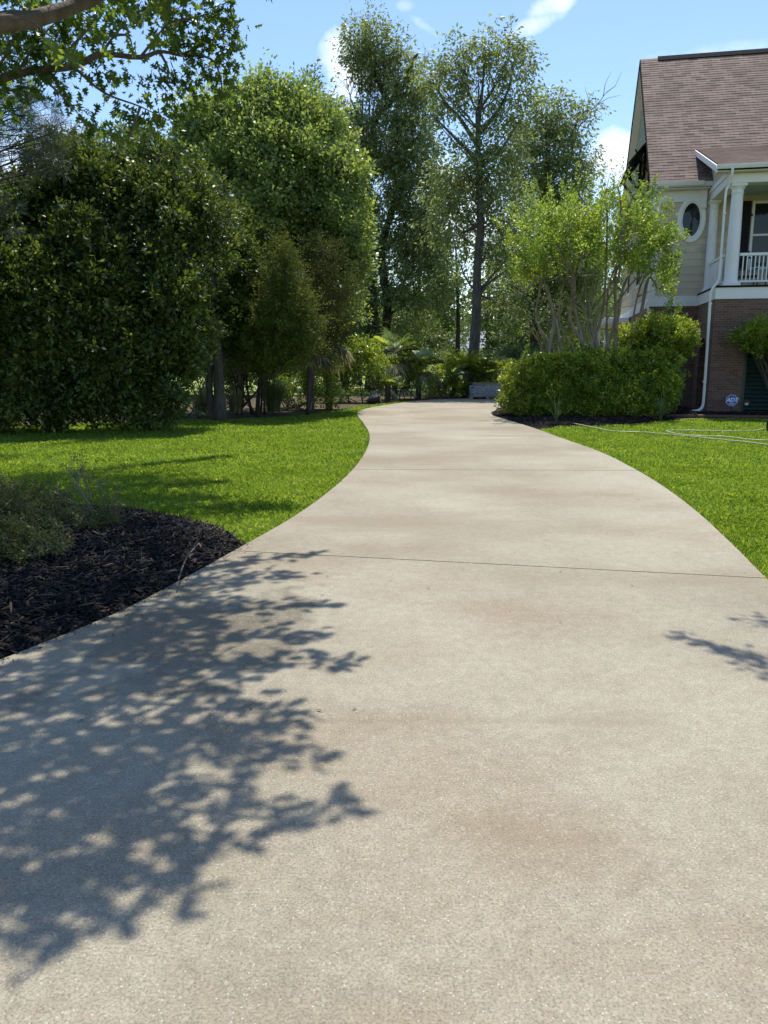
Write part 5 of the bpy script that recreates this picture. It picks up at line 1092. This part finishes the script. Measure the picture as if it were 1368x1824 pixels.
# ================================================================== right side planting
cb_ = at(1045, 735, 24.6) * [1, 1, 0]
cm = thing('crape_myrtle', cb_, 'large multi stemmed crape myrtle with bare tan stems rising behind the hedge', 'tree')
mb = MB(); tips = [(935, 420), (955, 360), (985, 350), (1010, 400), (1030, 330), (1055, 380), (1075, 320), (1100, 310), (1110, 380), (1140, 330), (1165, 390), (1185, 410), (1150, 440), (975, 440), (1120, 340), (1040, 430), (1195, 455), (930, 470)]
st_ends = []
for i, (tx, ty) in enumerate(tips):
    bx_ = 1000 + (tx - 930) * .36 + rng.normal() * 6; b_ = at(bx_, 735, 24.6 + rng.normal() * .25); b_[2] = 0
    Yt = 24.2 + rng.normal() * .7; k = (tx - 1055)
    q = smooth([b_, at(bx_ + k * .08 + rng.normal() * 9, 640, 24.5), at(bx_ + k * .2 + rng.normal() * 10, 570, 24.5), at(1052 + k * .72 + rng.normal() * 13, 495, (24.4 + Yt) / 2), at(tx + rng.normal() * 8, ty + 60, Yt), at(tx, ty + 20, Yt)], 22); mb.tube(q, list(np.linspace(rng.uniform(.035, .085), .014, len(q)) * (1 + .06 * rng.normal(size=len(q)))), 9); st_ends.append(q)
    for j in range(5):
        a = q[int(rng.integers(8, len(q)))]; e = a + unit(np.array([(tx - 1055) / 120 * .5, 0, 1.]) + rng.normal(size=3) * .5) * rng.uniform(.4, .9); mb.tube(bez(a, e, rng.normal(size=3) * .04, 5), list(np.linspace(.014, .005, 5)), 4)
obj('trunk', mb, M['bark_tan'], cm, smooth=True)
YT = lambda x: np.interp(x, [915, 940, 960, 985, 1005, 1030, 1050, 1075, 1098, 1120, 1145, 1165, 1185, 1205], [425, 372, 345, 338, 362, 330, 362, 322, 322, 350, 338, 372, 392, 425])
nS = 760; sx_ = rng.uniform(936, 1188, nS); bot = 520 - 45 * np.cos((sx_ - 1060) / 140 * 1.4) + 40 * np.clip(abs(sx_ - 1060) / 140 - .75, 0, 1) / .25; tt = rng.random(nS) ** .95; sy_ = YT(sx_) + 34 + (bot - YT(sx_) - 34) * tt
gp = np.sin(sx_ / 13) * np.sin(sy_ / 17 + sx_ / 29); kk = gp > -.55; sx_, sy_, tt = sx_[kk], sy_[kk], tt[kk]
B = np.array([at(a, b_, 24.1 + rng.normal() * .75) for a, b_ in zip(sx_, sy_)]); D = unit(np.stack([(sx_ - 1060) / 140 * .75, rng.normal(size=len(sx_)) * .3, np.ones(len(sx_)) * (1.1 - .5 * tt)], 1) + rng.normal(size=(len(sx_), 3)) * .22)
P1 = shoot_leaves(B - D * .15, D, rng.uniform(.4, .8, len(B)), 62, .075, .075, .52, .0)
# tall end shoots
tb, td, tl = [], [], []
for (x, y, l) in [(1032, 320, .7), (1075, 318, .6), (1098, 318, .8), (1115, 330, .6), (1145, 335, .7), (1150, 350, .5), (1168, 365, .5), (1010, 345, .6), (955, 345, .6), (970, 340, .7), (935, 385, .5), (925, 420, .5), (1180, 395, .5), (1186, 410, .4), (1196, 430, .35), (915, 440, .4), (1050, 330, .6), (985, 335, .6), (1182, 380, .5), (1130, 345, .5), (1188, 470, .4), (1186, 520, .3), (1184, 545, .3), (915, 475, .3), (930, 385, .6), (1160, 350, .6)]:
    l = l * 1.45; b_ = at(x, y + l * 34, 24 + rng.normal() * .5); tb.append(b_); td.append(unit(np.array([(x - 1060) / 140 * .6, 0, 1.]) + rng.normal(size=3) * .1)); tl.append(l)
    for _ in range(2): tb.append(b_ + rng.normal(size=3) * .2); td.append(unit(np.array([(x - 1060) / 140 * .6, 0, 1.]) + rng.normal(size=3) * .2)); tl.append(l * .7)
P2 = shoot_leaves(np.array(tb), np.array(td), np.array(tl), 75, .05, .066, .5, .0)
npobj('crown', np.concatenate([P1, P2]), 4, M['leaf_crape'], cm)
g = at(985, 730, 27) * [1, 1, 0]
c2 = thing('crape_myrtle', g, 'smaller crape myrtle with pale green sprays, behind and left of the big one', 'tree')
mb = MB(); 
for (tx, ty) in [(960, 590), (975, 540), (1000, 545), (945, 570), (1010, 580), (990, 600), (940, 580)]:
    q = smooth([g + rng.normal(size=3) * [.12, .1, 0], at(985 + (tx - 985) * .2, 660, 27), at(985 + (tx - 985) * .5, 615, 27), at(tx, ty, 27)], 12); mb.tube(q, list(np.linspace(.05, .012, len(q))), 7)
obj('trunk', mb, M['bark_tan'], c2, smooth=True)
bw = blobs_w([(970, 550, 18, 20, 27), (955, 585, 20, 14, 27), (1000, 560, 16, 18, 27), (945, 568, 14, 10, 27), (1005, 600, 14, 14, 27), (985, 530, 10, 14, 27)]); B, D, Ls = shoots(bw, 16, .4, 12, .05, .5, .3); npobj('crown', shoot_leaves(B, D, Ls, 12, .05, .07, .45), 4, M['leaf_pale'], c2)
# clipped hedge shrubs
shrub('hedge_shrub', 'bright yellow green clipped shrub at the left end of the hedge by the driveway', [(932, 684, 40, 38, 24.2), (920, 714, 32, 26, 23.9), (958, 700, 32, 42, 23.8), (940, 728, 36, 18, 23.6), (950, 668, 30, 26, 24.4)], 'leaf_hedge_light', at(925, 740, 24.3) * [1, 1, 0], 9, size=.07, per=34, nl=20, sl=.15, spread=.045, up=.6, lo=.78, group='clipped hedge under the crape myrtle')
shrub('hedge_shrub', 'clipped shrub second from the left in the hedge', [(985, 678, 46, 42, 24), (1000, 710, 42, 34, 23.5), (965, 720, 34, 26, 23.5), (990, 734, 42, 16, 23.4), (1015, 680, 34, 38, 24)], 'leaf_hedge', at(985, 745, 24) * [1, 1, 0], 8, size=.07, per=34, nl=20, sl=.15, spread=.045, up=.6, lo=.78, group='clipped hedge under the crape myrtle')
shrub('hedge_shrub', 'clipped dark green shrub in the middle of the hedge, third from the left', [(1055, 676, 48, 42, 24), (1050, 710, 48, 36, 23.5), (1090, 712, 38, 36, 23.4), (1060, 736, 48, 16, 23.3), (1095, 680, 38, 40, 24)], 'leaf_hedge', at(1055, 745, 24) * [1, 1, 0], 8, size=.07, per=34, nl=20, sl=.15, spread=.045, up=.6, lo=.78, group='clipped hedge under the crape myrtle')
shrub('hedge_shrub', 'clipped dark green shrub at the right end of the hedge beside the house', [(1130, 672, 50, 44, 24), (1170, 680, 36, 44, 24), (1135, 712, 46, 36, 23.5), (1178, 712, 30, 34, 23.7), (1192, 700, 16, 30, 23.8), (1140, 736, 44, 14, 23.4)], 'leaf_hedge', at(1140, 742, 24) * [1, 1, 0], 8, size=.07, per=34, nl=20, sl=.15, spread=.045, up=.6, lo=.78, group='clipped hedge under the crape myrtle')
# cloud pruned shrubs by the wall
shrub('pruned_shrub', 'flat topped pruned shrub on bare stems above the hedge, before the brick wall', [(1180, 602, 62, 32, 24.8), (1150, 612, 40, 30, 24.8), (1215, 605, 32, 24, 24.8), (1190, 625, 40, 20, 24.8), (1145, 635, 32, 18, 24.8, .7)], 'leaf_hedge_light', at(1178, 738, 24.8) * [1, 1, 0], 10, size=.075, per=30, nl=18, sl=.18, spread=.05, up=.7, lo=.65, bark='bark_grey', r0=.03, sep=.12)
shrub('pruned_shrub', 'pruned shrub on bare forked stems in front of the dark vent at the right edge', [(1358, 598, 40, 26, 24.2), (1395, 605, 50, 36, 24.2), (1340, 612, 24, 14, 24.2, .8)], 'leaf_hedge_light', at(1392, 738, 24.2) * [1, 1, 0], 12, size=.075, per=28, nl=18, sl=.18, spread=.05, up=.7, lo=.65, bark='bark_grey', r0=.028, sep=.1)
reed_clump('strappy green leaved lily at the right corner of the hedge', gr(1176, 750), .75, 26, .2, 'leaf_pale', 'strap_leaf_plant', 'plant', .022)
reed_clump('thin strappy plant poking from the hedge front', gr(990, 752), .8, 9, .2, 'leaf_pale', 'strap_leaf_plant', 'plant', .018)
# junipers in the left bed
for (x, y, lab, bl) in [(20, 1010, 'low grey green juniper spreading over the mulch at the left frame edge, nearest the camera', [(10, 985, 60, 36), (-60, 990, 70, 60), (22, 1022, 36, 26), (80, 972, 30, 18)]),
                        (60, 950, 'sprawling grey green juniper in the middle of the left mulch bed', [(50, 935, 70, 30), (125, 938, 50, 20), (-20, 925, 60, 44), (172, 932, 26, 18)]),
                        (20, 905, 'low juniper at the back of the left mulch bed against the lawn', [(20, 890, 60, 20), (90, 900, 40, 14)])]:
    g = gr(x, y + 5); Yj = g[1]
    root = thing('juniper', (g[0], g[1], 0), lab, 'shrub', 'junipers in the left mulch bed'); bw = blobs_w([(*q, Yj) for q in bl]); bw = [(c_, r * [1, 1.1, 1], d) for c_, r, d in bw]
    mb = MB()
    for c_, r, d in bw:
        for _ in range(6): mb.tube(bez(g, c_ + rv(1)[0] * r * .8, np.array([0, 0, .03]), 5), [.014, .011, .008, .006, .004], 5)
    obj('stems', mb, M['twig'], root, smooth=True)
    B, D, Ls = shoots(lumps(bw, 14, .4), 330, .13, 20, .012, .35, .4, .05, clump=.5); npobj('foliage', shoot_leaves(B, D, Ls, 20, .012, .03, .36, 0), 4, M['leaf_juniper'], root)
g = gr(165, 935); tw = thing('twiggy_shrub', g, 'half bare twiggy shrub with grey stems standing up from the left mulch bed', 'shrub'); mb = MB(); TB = []; TD = []
for (pts, r) in [([(168, 930), (150, 885), (128, 850), (120, 835)], .014), ([(168, 930), (160, 880), (150, 850), (148, 828)], .012), ([(172, 930), (188, 890), (180, 870), (172, 858)], .01), ([(165, 930), (130, 895), (95, 875)], .01), ([(175, 930), (200, 900), (205, 880)], .01), ([(160, 900), (140, 870), (142, 842)], .008), ([(185, 935), (210, 915), (215, 905)], .008)]:
    q = smooth([at(a, b_, g[1] + rng.normal() * .05) for a, b_ in pts], 12); mb.tube(q, list(np.linspace(r, .003, len(q))), 6)
    for j in range(10):
        i = int(rng.integers(3, len(q))); e = q[i] + unit(rng.normal(size=3) + [0, 0, .6]) * .12; mb.tube([q[i], e], [.003, .0015], 4); TB.append(e); TD.append(unit(e - q[i]))
obj('stems', mb, M['twig'], tw, smooth=True)
npobj('foliage', np.concatenate([shoot_leaves(np.array(TB), np.array(TD), np.full(len(TB), .07), 14, .015, .022, .4), shoot_leaves(*shoots(blobs_w([(180, 925, 30, 16, g[1]), (150, 935, 24, 12, g[1])]), 300, .1, 12, .012, .5, .3, .04), 12, .013, .022, .4)]), 4, M['leaf_juniper'], tw)
# stick
mb = MB(); mb.tube(smooth([gr(318, 1032, .085), gr(326, 1008, .1), gr(336, 988, .1), gr(354, 968, .1)], 14), .006, 7)
tag(obj('stick', mb, M['bark_grey'], smooth=True, origin=gr(331, 1027)), 'thin bent bare stick lying on the black mulch near the driveway edge', 'stick')

# ================================================================== small objects
# rock
g = gr(665, 717); import random
n1_, n2_ = 26, 16; vs = []
for j in range(n2_ + 1):
    ph = math.pi * j / n2_
    for i in range(n1_):
        a = 2 * math.pi * i / n1_; r = 1 + .05 * math.sin(3 * a + ph * 2) + .03 * math.sin(5 * ph)
        x = .29 * math.sin(ph) * math.cos(a) * r; y = .25 * math.sin(ph) * math.sin(a) * r; z = .2 * math.cos(ph) * r
        z += .09 * x / .29 * (1 if z > -.05 else .2); x += .05 * (z > 0) * z; vs.append(g + [x, y, z + .15])
mb = MB(); mb.add(vs, [(j * n1_ + i, j * n1_ + (i + 1) % n1_, (j + 1) * n1_ + (i + 1) % n1_, (j + 1) * n1_ + i)[::-1] for j in range(n2_) for i in range(n1_)])
tag(obj('garden_rock', mb, M['rock'], smooth=True, origin=g), 'smooth dark grey egg shaped rock on the lawn beside the far bend of the driveway', 'rock')
# wrapped pallet stack
g = np.array([gr(862, 709)[0], 36.3, 0]); ps = thing('wrapped_pallet_stack', g, 'pallet of goods wrapped in shiny grey plastic at the end of the driveway', 'pallet'); f = lambda a, b_, z: g + np.array([a, b_, z])
mb = MB()
for a in (-.75, -.05, .65): mb.bbox((a, -.5, 0), (a + .1, .6, .1), .006, f)
for k in range(6): mb.bbox((-.75, -.5 + k * .19, .1), (.75, -.38 + k * .19, .122), .004, f)
obj('base_pallet', mb, M['wood'], ps)
mb = MB(); vs = []; nz, na = 16, 48
for j in range(nz + 1):
    z = .125 + .5 * j / nz; t_ = j / nz; bul = 1 + .035 * math.sin(t_ * math.pi) + .014 * math.sin(t_ * math.pi * 8)
    for i in range(na):
        a = 2 * math.pi * i / na; cx, sy = math.cos(a), math.sin(a); p = 5.0; r = (abs(cx) ** p + abs(sy) ** p) ** (-1 / p)
        sh = 1 - .06 * max(0, (t_ - .85) / .15) ** 2; rn = 1 + .008 * rng.normal(); vs.append(f(.74 * cx * r * bul * sh * rn, .5 * sy * r * bul * sh * rn + .05, z))
vs.append(f(0, .05, .64)); mb.add(vs, [(j * na + i, j * na + (i + 1) % na, (j + 1) * na + (i + 1) % na, (j + 1) * na + i) for j in range(nz) for i in range(na)] + [(nz * na + i, nz * na + (i + 1) % na, len(vs) - 1) for i in range(na)])
obj('wrapped_load', mb, M['wrap'], ps)
mb = MB(); mb.bbox((-.745, -.48, .52), (-.6, -.4, .6), .03, lambda a, b_, z: f(a, b_, z) + np.array([0, -.02, 0])); obj('blue_tape', mb, M['blue'], ps)
mb = MB()
for k in range(3): mb.bbox((-.6, -.42 + k * .4, .64), (.8, -.34 + k * .4, .71), .006, f)
for k in range(5): mb.bbox((-.62 + k * .33, -.44, .71), (-.47 + k * .33, .5, .73), .004, f)
mb.bbox((-.64, -.46, .73), (.84, -.36, .75), .004, f)
obj('top_pallet', mb, M['wood'], ps)
# security sign
g = H(2.18, -3.55); sg = thing('security_sign', g, 'blue octagonal security yard sign with white lettering on a stake by the brick pier', 'sign')
ext = E1; c_ = g + np.array([0, 0, .46]); fx = lambda a, b_, z: c_ + E1 * a + E2 * b_ + np.array([0, 0, z])
def octa(r, y0, y1, mb):
    A = [math.pi / 8 + k * math.pi / 4 for k in range(8)]; vs = [fx(r * math.cos(t_), y0, r * math.sin(t_)) for t_ in A] + [fx(r * math.cos(t_), y1, r * math.sin(t_)) for t_ in A]
    mb.add(vs, [tuple(range(8))[::1], tuple(range(8, 16))[::-1]] + [(k, 8 + k, 8 + (k + 1) % 8, (k + 1) % 8) for k in range(8)])
mb = MB(); octa(.185, 0, .012, mb); obj('border', mb, M['white'], sg)
mb = MB(); octa(.173, -.004, .0, mb); obj('panel', mb, M['blue'], sg)
mb = MB(); mb.bbox((-.015, .013, -.5), (.015, .028, .0), .003, fx); obj('stake', mb, M['metal_dark'], sg)
mb = MB(); mb.box((-.09, -.0065, -.118), (.09, -.0045, -.104), fx); mb.box((-.06, -.0065, -.086), (.06, -.0045, -.078), fx); obj('small_print_line', mb, M['white'], sg)
cu = bpy.data.curves.new('t', 'FONT'); cu.body = 'ADT'; cu.size = .17; cu.align_x = 'CENTER'; cu.align_y = 'CENTER'; cu.extrude = .001; cu.offset = .004; cu.shear = .25; cu.space_character = .92
tmp = bpy.data.objects.new('t', cu); C.objects.link(tmp); dg = bpy.context.evaluated_depsgraph_get(); me = bpy.data.meshes.new_from_object(tmp.evaluated_get(dg)); C.objects.unlink(tmp); bpy.data.objects.remove(tmp)
me.name = 'lettering'; me.materials.clear(); me.materials.append(M['white'])
for v in me.vertices:
    q = fx(v.co.x, -.0065 - v.co.z, v.co.y + .012) - g; v.co = Vector(q)
lo = bpy.data.objects.new('lettering', me); C.objects.link(lo); lo.parent = sg
# path light
g = H(2.6, -3.6); pl = thing('path_light', g, 'low bronze mushroom path light right of the blue security sign', 'lamp'); 
mb = MB(); mb.lathe([(.012, -.05), (.012, .3), (.022, .305), (.022, .32)], g, 10); obj('post', mb, M['bronze'], pl, smooth=True)
mb = MB(); mb.lathe([(.045, .32), (.05, .33), (.05, .395), (.04, .4)], g, 14); obj('lens', mb, M['white'], pl, smooth=True)
mb = MB(); mb.lathe([(.12, .395), (.125, .4), (.1, .425), (.05, .455), (.03, .48), (.012, .5)], g, 20); obj('cap', mb, M['bronze'], pl, smooth=True)
# garden hose
z = .012
hp = [(898, 733), (915, 738), (945, 745), (975, 750), (1010, 753), (1050, 760), (1090, 768), (1140, 770), (1200, 775), (1260, 781), (1320, 787), (1400, 796), (1470, 800), (1500, 790), (1430, 786), (1345, 784), (1290, 778), (1250, 777), (1215, 774.5), (1192, 770), (1188, 767.5), (1210, 766.5), (1260, 767.5), (1310, 768), (1345, 767), (1360, 764)]
mb = MB(); q = smooth([gr(*p, z + .02 * (i == 25)) for i, p in enumerate(hp)], 160); q[:, 2] += .012 * rng.random(len(q)); mb.tube(q, .014, 6)
tag(obj('garden_hose', mb, M['hose'], smooth=True, origin=gr(1200, 775)), 'thin pale green garden hose looping across the right lawn to the black wheel', 'hose')
# hose cart (left wheel shows at the right edge)
g = gr(1372, 770); ht = thing('hose_cart', g, 'garden hose cart with black wheels standing at the right edge of the lawn', 'cart')
def wheel(cx, lab='wheel'):
    c_ = g + np.array([cx, 0, .16]); X, Y_, Z_ = np.array([0, 1., 0]), np.array([0, 0, 1.]), np.array([1., 0, 0])
    mb = MB(); mb.lathe([(.1, -.03), (.13, -.04), (.155, -.035), (.165, -.015), (.165, .015), (.155, .035), (.13, .04), (.1, .03)], c_, 28, (X, Y_, Z_)); o = obj('wheel', mb, M['rubber'], ht, smooth=True)
    mb = MB(); mb.lathe([(.03, -.035), (.1, -.02), (.1, .02), (.03, .035)], c_, 20, (X, Y_, Z_)); obj('rim', mb, M['metal_dark'], o, smooth=True)
wheel(0); wheel(.62)
mb = MB(); mb.tube([g + [0, 0, .16], g + [.62, 0, .16]], .014, 8)
for cx in (.08, .54): mb.tube([g + [cx, 0, .16], g + [cx, -.05, .45], g + [cx, .25, .95]], .014, 8); mb.tube([g + [cx, 0, .16], g + [cx, -.35, .03]], .014, 8)
mb.tube([g + [.08, .25, .95], g + [.54, .25, .95]], .018, 8); obj('frame', mb, M['metal_dark'], ht)
mb = MB(); X, Y_, Z_ = np.array([0, 1., 0]), np.array([0, 0, 1.]), np.array([1., 0, 0]); mb.lathe([(.22, -.19), (.22, -.18), (.12, -.17), (.16, -.1), (.17, 0), (.16, .1), (.12, .17), (.22, .18), (.22, .19)], g + [.31, -.04, .42], 24, (X, Y_, Z_)); obj('reel', mb, M['hose'], ht)
